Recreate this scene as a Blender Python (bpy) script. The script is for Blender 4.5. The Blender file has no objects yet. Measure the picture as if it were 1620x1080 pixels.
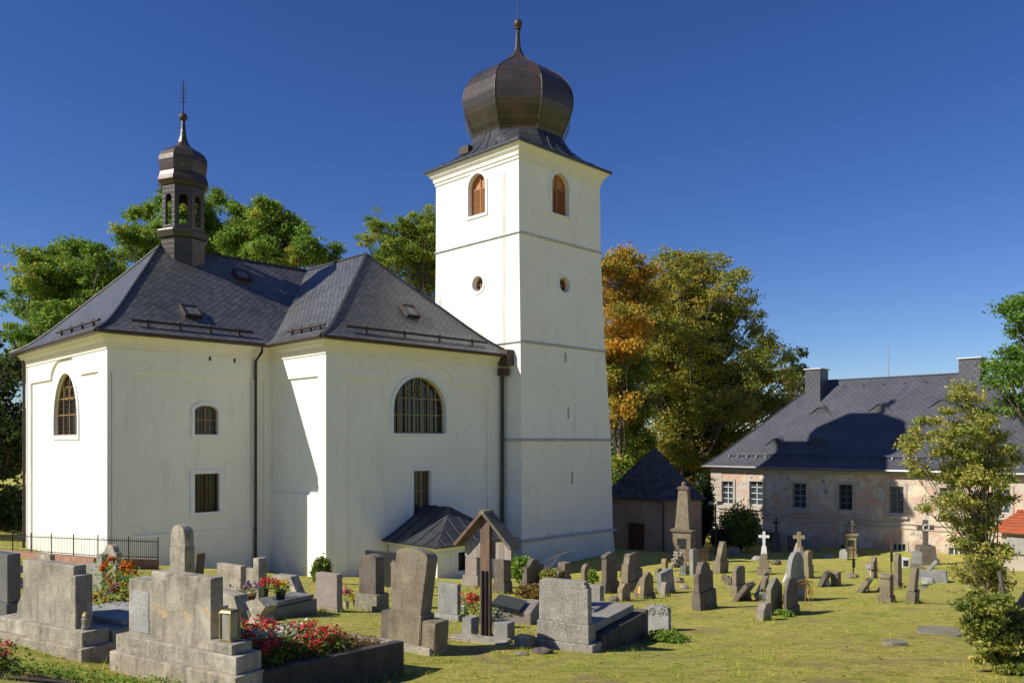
import bpy, bmesh, math, random
import numpy as np
from mathutils import Vector, Matrix
from mathutils.geometry import tessellate_polygon
C = bpy.context.scene
COL = C.collection
R = math.radians
# ---------------- camera ----------------
F, CX, HY = 1270.0, 810.0, 697.0          # focal length, centre column and horizon row measured on the 1620 px wide photograph
cd = bpy.data.cameras.new('camera'); cam = bpy.data.objects.new('camera', cd); COL.objects.link(cam)
cam.location = (0, 0, 0); cam.rotation_euler = (R(90), 0, 0)
cd.sensor_width = 36; cd.lens = 36 * F / 1620; cd.shift_y = (HY - 540) / 1620
cd.clip_start = .1; cd.clip_end = 6000
C.camera = cam
# ---------------- sky, sun, exposure ----------------
SUN_TRAVEL = Vector((8.51, 3.32, -6.85))
sun_el = math.atan2(6.85, math.hypot(8.51, 3.32)); sun_az = math.atan2(-8.51, -3.32)   # azimuth from +Y clockwise
w = bpy.data.worlds.new('World'); C.world = w; w.use_nodes = True
nt = w.node_tree; bg = nt.nodes['Background']
sky = nt.nodes.new('ShaderNodeTexSky'); sky.sky_type = 'NISHITA'; sky.sun_disc = False
sky.sun_elevation = sun_el; sky.sun_rotation = sun_az % (2 * math.pi)
sky.altitude = 700; sky.air_density = 1.0; sky.dust_density = 0.25; sky.ozone_density = 5.0
hs = nt.nodes.new('ShaderNodeHueSaturation'); hs.inputs['Saturation'].default_value = 1.2; hs.inputs['Value'].default_value = .80; hs.inputs['Hue'].default_value = .518
nt.links.new(sky.outputs[0], hs.inputs['Color']); nt.links.new(hs.outputs[0], bg.inputs['Color'])
bg.inputs['Strength'].default_value = .10
sd = bpy.data.lights.new('sun', 'SUN'); so = bpy.data.objects.new('sun', sd); COL.objects.link(so)
sd.energy = 4.6; sd.angle = R(.5); sd.color = (1, .95, .85)
so.rotation_euler = SUN_TRAVEL.to_track_quat('-Z', 'Y').to_euler(); so.location = (-60, -20, 60)
C.view_settings.view_transform = 'Standard'; C.view_settings.look = 'None'; C.view_settings.exposure = 0.38; C.view_settings.gamma = 1
C.render.engine = 'CYCLES'
C.cycles.max_bounces = 6; C.cycles.transparent_max_bounces = 6
RNG = np.random.default_rng(7); random.seed(7)

# ---------------- materials ----------------
def newmat(name):
    m = bpy.data.materials.new(name); m.use_nodes = True
    t = m.node_tree; return m, t, t.nodes['Principled BSDF']
def N(t, ty, **k):
    n = t.nodes.new(ty)
    for a, b in k.items():
        if a in n.inputs.keys(): n.inputs[a].default_value = b
        else: setattr(n, a, b)
    return n
def noise(t, vec, scale, detail=4, rough=.6, dist=0):
    n = N(t, 'ShaderNodeTexNoise', Scale=scale, Detail=detail, Roughness=rough, Distortion=dist)
    if vec is not None: t.links.new(vec, n.inputs['Vector'])
    return n.outputs['Fac']
def mapping(t, src, scale=(1,1,1), rot=(0,0,0), loc=(0,0,0)):
    m = N(t, 'ShaderNodeMapping'); m.inputs['Scale'].default_value = scale; m.inputs['Rotation'].default_value = rot; m.inputs['Location'].default_value = loc
    t.links.new(src, m.inputs['Vector']); return m.outputs[0]
def ramp(t, fac, stops):
    r = N(t, 'ShaderNodeValToRGB'); e = r.color_ramp.elements
    while len(e) < len(stops): e.new(.5)
    for i, (p, c) in enumerate(stops):
        e[i].position = p; e[i].color = (*c, 1) if len(c) == 3 else c
    t.links.new(fac, r.inputs['Fac']); return r.outputs['Color']
def mixc(t, fac, a, b):
    m = N(t, 'ShaderNodeMix', data_type='RGBA')
    for s, i in ((a, 6), (b, 7)):
        if isinstance(s, tuple): m.inputs[i].default_value = (*s, 1)
        else: t.links.new(s, m.inputs[i])
    if isinstance(fac, float): m.inputs[0].default_value = fac
    else: t.links.new(fac, m.inputs[0])
    return m.outputs[2]
def bumpn(t, bsdf, h, strength=.3, dist=.02):
    b = N(t, 'ShaderNodeBump', Strength=strength, Distance=dist)
    t.links.new(h, b.inputs['Height']); t.links.new(b.outputs[0], bsdf.inputs['Normal'])
def objvec(t, randomise=True):
    tc = N(t, 'ShaderNodeTexCoord')
    if not randomise: return tc.outputs['Object']
    oi = N(t, 'ShaderNodeObjectInfo'); mu = N(t, 'ShaderNodeVectorMath', operation='SCALE'); mu.inputs[0].default_value = (37, 91, 53)
    t.links.new(oi.outputs['Random'], mu.inputs['Scale'])
    ad = N(t, 'ShaderNodeVectorMath', operation='ADD'); t.links.new(tc.outputs['Object'], ad.inputs[0]); t.links.new(mu.outputs[0], ad.inputs[1])
    return ad.outputs[0]
M = {}
def plain(name, col, rough=.6, metal=0, var=.12, scale=6, bump=.15):
    m, t, b = newmat(name); v = objvec(t)
    f = noise(t, v, scale, 5)
    lo = tuple(c * (1 - var) for c in col); hi = tuple(min(1, c * (1 + var)) for c in col)
    t.links.new(ramp(t, f, [(.3, lo), (.7, hi)]), b.inputs['Base Color'])
    b.inputs['Roughness'].default_value = rough; b.inputs['Metallic'].default_value = metal
    if bump: bumpn(t, b, noise(t, v, scale * 6, 4), bump, .01)
    M[name] = m; return m
def stone(name, c1, c2, c3=None, lichen=None, spot=.62, grain=55, streak=.35, rough=.85, bump=.5, sc=1.0, gr=.25):
    """weathered stone: two-tone cloud, dark run-off streaks, fine grain, lichen spots"""
    m, t, b = newmat(name); v = objvec(t)
    base = ramp(t, noise(t, v, 3.2 * sc, 6, .65), [(.32, c1), (.68, c2)])
    g = noise(t, v, grain, 3, .7)
    gm = ramp(t, g, [(.34, (1 - gr*1.6,) * 3), (.5, (1,) * 3), (.7, (1 + gr,) * 3)])
    mm = N(t, 'ShaderNodeMix', data_type='RGBA', blend_type='MULTIPLY'); mm.inputs[0].default_value = 1
    t.links.new(base, mm.inputs[6]); t.links.new(gm, mm.inputs[7]); out = mm.outputs[2]
    st = noise(t, mapping(t, v, (7, 7, 1.1)), 1.6, 5, .6)
    sf = ramp(t, st, [(.5, (0,) * 3), (.72, (streak,) * 3)])
    out = mixc(t, sf, out, tuple(c * .4 for c in c1))
    if c3:
        f3 = ramp(t, noise(t, v, 2.1 * sc, 4, .55, .4), [(.55, (0,) * 3), (.66, (.75,) * 3)])
        out = mixc(t, f3, out, c3)
    if lichen:
        lf = ramp(t, noise(t, v, 13, 5, .7), [(spot, (0,) * 3), (spot + .05, (.8,) * 3)])
        out = mixc(t, lf, out, lichen)
    t.links.new(out, b.inputs['Base Color']); b.inputs['Roughness'].default_value = rough
    bumpn(t, b, noise(t, v, 24, 6, .7), bump, .012)
    M[name] = m; return m
stone('concrete', (.20, .175, .13), (.44, .39, .295), (.54, .49, .40), (.10, .095, .08), .62, 60, .6)
stone('concrete_stained', (.20, .17, .125), (.44, .38, .28), (.52, .45, .34), (.11, .10, .08), .62, 60, .7)
stone('grey_granite', (.235, .215, .18), (.35, .325, .27), None, (.48, .45, .38), .66, 90, .4, gr=.55)
stone('sandstone', (0.152, 0.120, 0.076), (0.272, 0.220, 0.144), (0.200, 0.172, 0.120), (0.264, 0.248, 0.176), .66, 50, .4)
stone('dark_sandstone', (0.094, 0.074, 0.055), (0.179, 0.144, 0.109), (0.133, 0.117, 0.086), (0.187, 0.179, 0.133), .67, 50, .4)
stone('pale_stone', (0.281, 0.272, 0.246), (0.391, 0.374, 0.340), None, (0.102, 0.093, 0.085), .64, 70, .35)
stone('mossy_stone', (0.170, 0.162, 0.111), (0.264, 0.238, 0.162), (0.170, 0.145, 0.051), (0.357, 0.340, 0.272), .6, 40, .3)
stone('white_stone', (.55, .54, .52), (.72, .71, .68), None, (.3, .3, .28), .72, 60, .15, .6)
stone('ochre_stone', (0.221, 0.170, 0.085), (0.323, 0.255, 0.145), (0.281, 0.255, 0.187), (0.425, 0.399, 0.306), .64, 45, .3)
stone('pink_stone', (0.240, 0.196, 0.160), (0.336, 0.276, 0.228), None, (0.400, 0.368, 0.336), .66, 60, .2)
stone('weathered_ledge', (.42, .42, .40), (.60, .59, .55), None, (.25, .25, .24), .6, 40, .3)
def tomb_stain():
    m = M['concrete_stained']; t = m.node_tree; b = t.nodes['Principled BSDF']; src = b.inputs['Base Color'].links[0].from_socket; v = objvec(t, False)
    sep = N(t, 'ShaderNodeSeparateXYZ'); t.links.new(v, sep.inputs[0]); 
    wob = N(t, 'ShaderNodeMath', operation='MULTIPLY_ADD'); t.links.new(noise(t, v, 5, 4), wob.inputs[0]); wob.inputs[1].default_value = .35; t.links.new(sep.outputs['Z'], wob.inputs[2])
    f = ramp(t, wob.outputs[0], [(0, (0,) * 3), (.5, (0,) * 3)])
    mr = N(t, 'ShaderNodeMapRange'); mr.inputs['From Min'].default_value = -1.62; mr.inputs['From Max'].default_value = -1.36; t.links.new(wob.outputs[0], mr.inputs['Value'])
    f = ramp(t, mr.outputs[0], [(.30, (0,) * 3), (.38, (.8,) * 3), (.62, (.7,) * 3), (.72, (0,) * 3)])
    k = ramp(t, noise(t, v, 3.2, 3), [(.46, (0,) * 3), (.52, (1,) * 3)])
    mu = N(t, 'ShaderNodeMix', data_type='RGBA', blend_type='MULTIPLY'); mu.inputs[0].default_value = 1; t.links.new(f, mu.inputs[6]); t.links.new(k, mu.inputs[7])
    out = mixc(t, mu.outputs[2], src, (.52, .33, .15)); 
    w_ = ramp(t, noise(t, mapping(t, v, (1, 1, .4)), 6, 6, .7), [(.56, (0,) * 3), (.7, (.6,) * 3)]); out = mixc(t, w_, out, (.52, .48, .40))
    t.links.new(out, b.inputs['Base Color'])
tomb_stain()
stone('polished_dark', (.018, .02, .024), (.03, .033, .038), None, None, .7, 90, .1, .18, .03)
stone('polished_grey', (.11, .108, .108), (.18, .175, .17), None, None, .7, 120, .15, .3, .08)
stone('blue_grey', (.19, .185, .17), (.32, .315, .29), None, (.36, .35, .28), .62, 70, .4)
stone('dark_kerb', (.045, .036, .028), (.10, .08, .06), (.08, .07, .05), (.16, .15, .11), .68, 50, .6)
stone('rubble', (.17, .155, .12), (.38, .35, .27), None, (.10, .09, .07), .58, 30, .3, .9, 1.0, 2.5)
plain('iron', (.03, .028, .028), .5, .3, .3)
plain('rust_iron', (.10, .045, .02), .8, .1, .4)
plain('black_metal', (.02, .02, .022), .4, .3)
plain('brass', (.34, .26, .11), .5, .5, .35)
plain('red_plastic', (.5, .02, .02), .4)
plain('yellow_wax', (.75, .42, .02), .45, 0, .08)
plain('white_paint', (.72, .71, .69), .5, 0, .06)
plain('terracotta', (.32, .12, .05), .8)
plain('soil', (.055, .04, .028), .95, 0, .5, 14, .8)
plain('gutter', (.065, .045, .035), .55, .4, .3)
plain('pipe_green', (.035, .045, .04), .5, .2, .3)
plain('cable', (.25, .25, .24), .6)
plain('cornice', (.77, .73, .63), .8, 0, .06, 2, .1)
plain('frame_white', (.74, .76, .77), .7, 0, .05, 3, .1)
plain('timber_brown', (.26, .16, .065), .55, 0, .25, 8)
plain('timber_olive', (.24, .185, .07), .6, 0, .25, 8)
plain('louvre', (.42, .19, .075), .6, 0, .3, 9)
plain('grey_board', (.20, .21, .21), .7, 0, .2)
plain('slate_dark', (.035, .037, .042), .5, 0, .3, 9)
plain('white_board', (.62, .63, .64), .6, 0, .08)
plain('dead_stem', (.30, .22, .12), .8)
plain('rust_stem', (.38, .17, .05), .8)
def glassy(name, col, rough=.12):
    m, t, b = newmat(name); v = objvec(t)
    t.links.new(ramp(t, noise(t, v, 3, 2), [(.35, col), (.7, tuple(c * 2.2 for c in col))]), b.inputs['Base Color'])
    b.inputs['Roughness'].default_value = rough; b.inputs['Specular IOR Level'].default_value = .6
    bumpn(t, b, noise(t, v, 9, 2), .12, .01); M[name] = m
glassy('dark_glass', (.008, .01, .012)); glassy('stained_glass', (.05, .04, .03), .3); glassy('lantern_glass', (.16, .15, .12), .08)
glassy('house_glass', (.03, .04, .05), .05)

def plaster(name, c1, c2, dirt=.2, zmin=None):
    m, t, b = newmat(name); v = objvec(t, False)
    base = ramp(t, noise(t, v, .55, 5, .6), [(.3, c1), (.7, c2)])
    st = noise(t, mapping(t, v, (1.6, 1.6, .22)), 1.3, 6, .65)
    sf = ramp(t, st, [(.56, (0,) * 3), (.78, (dirt,) * 3)])
    out = mixc(t, sf, base, tuple(c * .62 for c in c1))
    if zmin is not None:      # rising damp and splash dirt at the foot of the walls, broken patches higher up
        sep = N(t, 'ShaderNodeSeparateXYZ'); t.links.new(v, sep.inputs[0]); mr = N(t, 'ShaderNodeMapRange'); mr.inputs['From Min'].default_value = zmin + 1.9; mr.inputs['From Max'].default_value = zmin - .6; t.links.new(sep.outputs['Z'], mr.inputs['Value'])
        ml = N(t, 'ShaderNodeMath', operation='MULTIPLY'); t.links.new(mr.outputs[0], ml.inputs[0]); t.links.new(noise(t, v, 1.3, 7, .7), ml.inputs[1])
        out = mixc(t, ramp(t, ml.outputs[0], [(.28, (0,) * 3), (.5, (.42,) * 3)]), out, (.42, .41, .36))
        out = mixc(t, ramp(t, noise(t, v, .8, 7, .7, .8), [(.60, (0,) * 3), (.66, (.22,) * 3)]), out, (.60, .57, .50))
    t.links.new(out, b.inputs['Base Color']); b.inputs['Roughness'].default_value = .9
    h = N(t, 'ShaderNodeMath', operation='ADD'); t.links.new(noise(t, v, .9, 3), h.inputs[0])
    sm = N(t, 'ShaderNodeMath', operation='MULTIPLY'); t.links.new(noise(t, v, 30, 4), sm.inputs[0]); sm.inputs[1].default_value = .12
    t.links.new(sm.outputs[0], h.inputs[1])
    bumpn(t, b, h.outputs[0], .35, .05); M[name] = m; return m
plaster('white_plaster', (.79, .76, .68), (.83, .815, .755), .45, -6.0)

def moss_plaster():
    m, t, b = newmat('tower_base_plaster'); v = objvec(t, False)
    base = ramp(t, noise(t, v, .6, 5), [(.3, (.775, .74, .65)), (.7, (.825, .795, .715))])
    sep = N(t, 'ShaderNodeSeparateXYZ'); t.links.new(v, sep.inputs[0])
    nz = noise(t, mapping(t, v, (1, 1, 2.4)), 1.1, 6, .7)
    # moss and bare patches sit on the foot of the wall just above the ledge
    mr = N(t, 'ShaderNodeMapRange'); mr.inputs['From Min'].default_value = -4.5; mr.inputs['From Max'].default_value = -5.3; t.links.new(sep.outputs['Z'], mr.inputs['Value'])
    ad = N(t, 'ShaderNodeMath', operation='MULTIPLY'); t.links.new(mr.outputs[0], ad.inputs[0]); t.links.new(nz, ad.inputs[1])
    f = ramp(t, ad.outputs[0], [(.50, (0,) * 3), (.60, (.6,) * 3)])
    out = mixc(t, f, base, (.40, .36, .16))
    f2 = ramp(t, noise(t, mapping(t, v, (1.5, 1.5, .18)), 1.4, 6), [(.55, (0,) * 3), (.8, (.35,) * 3)])
    out = mixc(t, f2, out, (.46, .47, .44))
    t.links.new(out, b.inputs['Base Color']); b.inputs['Roughness'].default_value = .9
    bumpn(t, b, noise(t, v, 5, 6), .3, .03); M['tower_base_plaster'] = m
moss_plaster()

def slate(name, size, c1, c2, joint, rot=45, rough=.5, mossc=None):
    m, t, b = newmat(name); tc = N(t, 'ShaderNodeTexCoord')
    mp = mapping(t, tc.outputs['UV'], (1 / size, 1 / size, 1), (0, 0, R(rot)))
    br = N(t, 'ShaderNodeTexBrick', offset=0, squash=1); t.links.new(mp, br.inputs['Vector'])
    br.inputs['Scale'].default_value = 1; br.inputs['Mortar Size'].default_value = .06; br.inputs['Brick Width'].default_value = 1; br.inputs['Row Height'].default_value = 1
    br.inputs['Mortar Smooth'].default_value = .3
    br.inputs['Color1'].default_value = (*c1, 1); br.inputs['Color2'].default_value = (*c2, 1); br.inputs['Mortar'].default_value = (*joint, 1)
    out = br.outputs['Color']
    v = tc.outputs['Object']
    big = ramp(t, noise(t, v, .5, 5), [(.3, (.82,) * 3), (.7, (1.18,) * 3)])
    mm = N(t, 'ShaderNodeMix', data_type='RGBA', blend_type='MULTIPLY'); mm.inputs[0].default_value = 1
    t.links.new(out, mm.inputs[6]); t.links.new(big, mm.inputs[7]); out = mm.outputs[2]
    if mossc:
        f = ramp(t, noise(t, v, 1.6, 6, .7), [(.57, (0,) * 3), (.68, (.7,) * 3)]); out = mixc(t, f, out, mossc)
    t.links.new(out, b.inputs['Base Color']); b.inputs['Roughness'].default_value = rough
    # each slate tips a little: bump by the grid and by slate-wise slope
    sub = N(t, 'ShaderNodeMath', operation='SUBTRACT'); sub.inputs[0].default_value = 1; t.links.new(br.outputs['Fac'], sub.inputs[1])
    ad = N(t, 'ShaderNodeMath', operation='MULTIPLY_ADD'); t.links.new(noise(t, mp, .9, 2), ad.inputs[0]); ad.inputs[1].default_value = .8; t.links.new(sub.outputs[0], ad.inputs[2])
    bumpn(t, b, ad.outputs[0], .55, .03); M[name] = m; return m
slate('church_slate', .27, (.072, .074, .076), (.125, .123, .119), (.018, .02, .022), 45, .42)
slate('house_slate', .33, (.070, .072, .088), (.084, .086, .102), (.045, .046, .058), 45, .5)
slate('chapel_slate', .28, (.035, .033, .034), (.095, .085, .08), (.012, .012, .014), 45, .8, (.16, .15, .12))
def copper():
    m, t, b = newmat('copper'); tc = N(t, 'ShaderNodeTexCoord')
    br = N(t, 'ShaderNodeTexBrick', offset=.5, squash=1); t.links.new(tc.outputs['UV'], br.inputs['Vector'])
    br.inputs['Scale'].default_value = 1; br.inputs['Mortar Size'].default_value = .012; br.inputs['Brick Width'].default_value = 1.1; br.inputs['Row Height'].default_value = .26
    br.inputs['Color1'].default_value = (.044, .037, .029, 1); br.inputs['Color2'].default_value = (.070, .053, .038, 1); br.inputs['Mortar'].default_value = (.03, .024, .02, 1)
    v = tc.outputs['Object']; out = br.outputs['Color']
    out = mixc(t, ramp(t, noise(t, v, .7, 5, .6), [(.5, (0,) * 3), (.66, (.7,) * 3)]), out, (.10, .05, .048))
    out = mixc(t, ramp(t, noise(t, mapping(t, v, (1, 1, .5)), .9, 5, .6), [(.54, (0,) * 3), (.7, (.6,) * 3)]), out, (.05, .07, .05))
    out = mixc(t, ramp(t, noise(t, mapping(t, v, (3, 3, .4)), 2.2, 5, .6), [(.62, (0,) * 3), (.75, (.6,) * 3)]), out, (.16, .15, .13))
    t.links.new(out, b.inputs['Base Color']); b.inputs['Roughness'].default_value = .36; b.inputs['Metallic'].default_value = .25
    ad = N(t, 'ShaderNodeMath', operation='MULTIPLY_ADD'); t.links.new(br.outputs['Fac'], ad.inputs[0]); ad.inputs[1].default_value = -.2; t.links.new(noise(t, v, 1.8, 4), ad.inputs[2])
    bumpn(t, b, ad.outputs[0], .35, .03); M['copper'] = m
copper()
slate('sheet_metal', .60, (.04, .043, .05), (.05, .053, .06), (.02, .02, .024), 0, .42)

def housewall():
    m, t, b = newmat('peeling_plaster'); v = objvec(t, False)
    base = ramp(t, noise(t, v, .5, 6, .65), [(.32, (.50, .39, .28)), (.52, (.62, .50, .36)), (.7, (.70, .59, .45))])
    pk = ramp(t, noise(t, v, .75, 5, .6, .5), [(.45, (0,) * 3), (.50, (.68,) * 3)])
    out = mixc(t, pk, base, (.45, .27, .205))
    pat = noise(t, v, 1.05, 7, .68, .6)
    f = ramp(t, pat, [(.54, (0,) * 3), (.55, (1,) * 3)]); out = mixc(t, f, out, (.46, .43, .38))
    f = ramp(t, pat, [(.62, (0,) * 3), (.63, (1,) * 3)]); out = mixc(t, f, out, (.30, .15, .10))
    sep = N(t, 'ShaderNodeSeparateXYZ'); t.links.new(v, sep.inputs[0])
    mr = N(t, 'ShaderNodeMapRange'); mr.inputs['From Min'].default_value = -5.2; mr.inputs['From Max'].default_value = -7.6; t.links.new(sep.outputs['Z'], mr.inputs['Value'])
    ml = N(t, 'ShaderNodeMath', operation='MULTIPLY'); t.links.new(mr.outputs[0], ml.inputs[0]); t.links.new(noise(t, v, 1.7, 6), ml.inputs[1])
    f = ramp(t, ml.outputs[0], [(.3, (0,) * 3), (.5, (.6,) * 3)]); out = mixc(t, f, out, (.28, .22, .19))
    t.links.new(out, b.inputs['Base Color']); b.inputs['Roughness'].default_value = .95
    bumpn(t, b, pat, .6, .05); M['peeling_plaster'] = m
housewall()
plaster('house_trim', (.36, .30, .24), (.50, .43, .35), .5)
plaster('chapel_wall', (.28, .17, .12), (.42, .28, .20), .7)

def brick(name, c1, c2, mortar, sc):
    m, t, b = newmat(name); tc = N(t, 'ShaderNodeTexCoord')
    br = N(t, 'ShaderNodeTexBrick'); t.links.new(tc.outputs['UV'], br.inputs['Vector'])
    br.inputs['Scale'].default_value = sc; br.inputs['Mortar Size'].default_value = .018
    br.inputs['Color1'].default_value = (*c1, 1); br.inputs['Color2'].default_value = (*c2, 1); br.inputs['Mortar'].default_value = (*mortar, 1)
    out = mixc(t, ramp(t, noise(t, tc.outputs['Object'], 6, 5), [(.5, (0,) * 3), (.7, (.5,) * 3)]), br.outputs['Color'], tuple(c * .5 for c in c1))
    t.links.new(out, b.inputs['Base Color']); b.inputs['Roughness'].default_value = .9
    bumpn(t, b, br.outputs['Fac'], -.4, .02); M[name] = m
brick('red_brick', (.27, .11, .065), (.40, .20, .12), (.26, .23, .19), 2.6)
brick('red_tile', (.50, .11, .03), (.36, .10, .045), (.10, .03, .015), 3.4)

def wood(name, c1, c2):
    m, t, b = newmat(name); v = objvec(t)
    g = noise(t, mapping(t, v, (22, 22, 1.2)), 1.5, 6, .7)
    t.links.new(ramp(t, g, [(.3, c1), (.65, c2)]), b.inputs['Base Color']); b.inputs['Roughness'].default_value = .8
    bumpn(t, b, g, .6, .01); M[name] = m
wood('old_wood', (.075, .04, .025), (.20, .125, .08)); wood('grey_wood', (.17, .14, .115), (.40, .34, .28)); wood('bark', (.05, .04, .028), (.15, .12, .085))
wood('shingle', (.045, .038, .028), (.17, .14, .10)); wood('door_wood', (.05, .02, .01), (.13, .05, .025)); wood('pale_bark', (.16, .12, .07), (.30, .25, .17))

def leafmat(name, stops, trans=.45, rough=.55):
    m, t, b = newmat(name)
    at = N(t, 'ShaderNodeAttribute', attribute_name='tint')
    col = ramp(t, at.outputs['Fac'], stops)
    b.inputs['Roughness'].default_value = rough; b.inputs['Specular IOR Level'].default_value = .3
    t.links.new(col, b.inputs['Base Color'])
    tr = N(t, 'ShaderNodeBsdfTranslucent'); t.links.new(mixc(t, .25, col, (.3, .35, .02)), tr.inputs['Color'])
    mx = N(t, 'ShaderNodeMixShader'); mx.inputs[0].default_value = trans
    t.links.new(b.outputs[0], mx.inputs[1]); t.links.new(tr.outputs[0], mx.inputs[2])
    t.links.new(mx.outputs[0], t.nodes['Material Output'].inputs['Surface']); M[name] = m
leafmat('oak_leaf', [(0, (0.065, 0.131, 0.023)), (.45, (0.158, 0.288, 0.041)), (.75, (0.278, 0.409, 0.055)), (.93, (0.558, 0.521, 0.074)), (1, (0.781, 0.466, 0.074))])
leafmat('maple_leaf', [(0, (.12, .15, .028)), (.35, (.30, .32, .05)), (.6, (.52, .44, .07)), (.85, (.62, .36, .07)), (1, (.66, .28, .06))])
leafmat('orange_leaf', [(0, (0.145, 0.162, 0.032)), (.35, (0.324, 0.308, 0.049)), (.6, (0.616, 0.373, 0.056)), (1, (0.850, 0.389, 0.049))])
leafmat('mixed_leaf', [(0, (0.090, 0.162, 0.026)), (.4, (0.198, 0.306, 0.046)), (.75, (0.396, 0.432, 0.054)), (1, (0.756, 0.468, 0.054))])
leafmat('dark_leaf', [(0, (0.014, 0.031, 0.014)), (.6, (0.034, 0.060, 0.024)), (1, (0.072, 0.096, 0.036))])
leafmat('young_leaf', [(0, (0.117, 0.159, 0.030)), (.4, (0.283, 0.308, 0.056)), (.8, (0.500, 0.451, 0.100)), (1, (0.700, 0.567, 0.167))])
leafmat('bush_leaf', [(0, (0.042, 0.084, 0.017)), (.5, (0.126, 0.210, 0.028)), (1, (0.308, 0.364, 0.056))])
leafmat('bright_leaf', [(0, (0.084, 0.196, 0.028)), (.5, (0.196, 0.336, 0.042)), (1, (0.392, 0.476, 0.070))])  # brighter, fresher green palette for flowers, weeds and garden plants
leafmat('russet_leaf', [(0, (.12, .05, .015)), (.5, (.25, .12, .03)), (1, (.30, .24, .06))])
leafmat('red_petal', [(0, (.35, .008, .01)), (.6, (.60, .02, .03)), (1, (.75, .12, .12))], .3)
leafmat('pink_petal', [(0, (.50, .05, .15)), (1, (.75, .30, .40))], .3)
leafmat('orange_petal', [(0, (.60, .09, .005)), (1, (.85, .26, .01))], .3)
leafmat('yellow_petal', [(0, (.70, .35, .01)), (1, (.85, .6, .04))], .3)
leafmat('violet_petal', [(0, (.20, .03, .14)), (1, (.50, .25, .55))], .3)
leafmat('cream_petal', [(0, (.55, .52, .38)), (1, (.75, .74, .62))], .3)
leafmat('grass_blade', [(0, (.24, .31, .035)), (.35, (.52, .52, .07)), (.7, (.66, .56, .11)), (1, (.80, .64, .25))], .3, .6)
leafmat('cactus', [(0, (.08, .11, .05)), (1, (.22, .24, .16))], .1)

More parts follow.
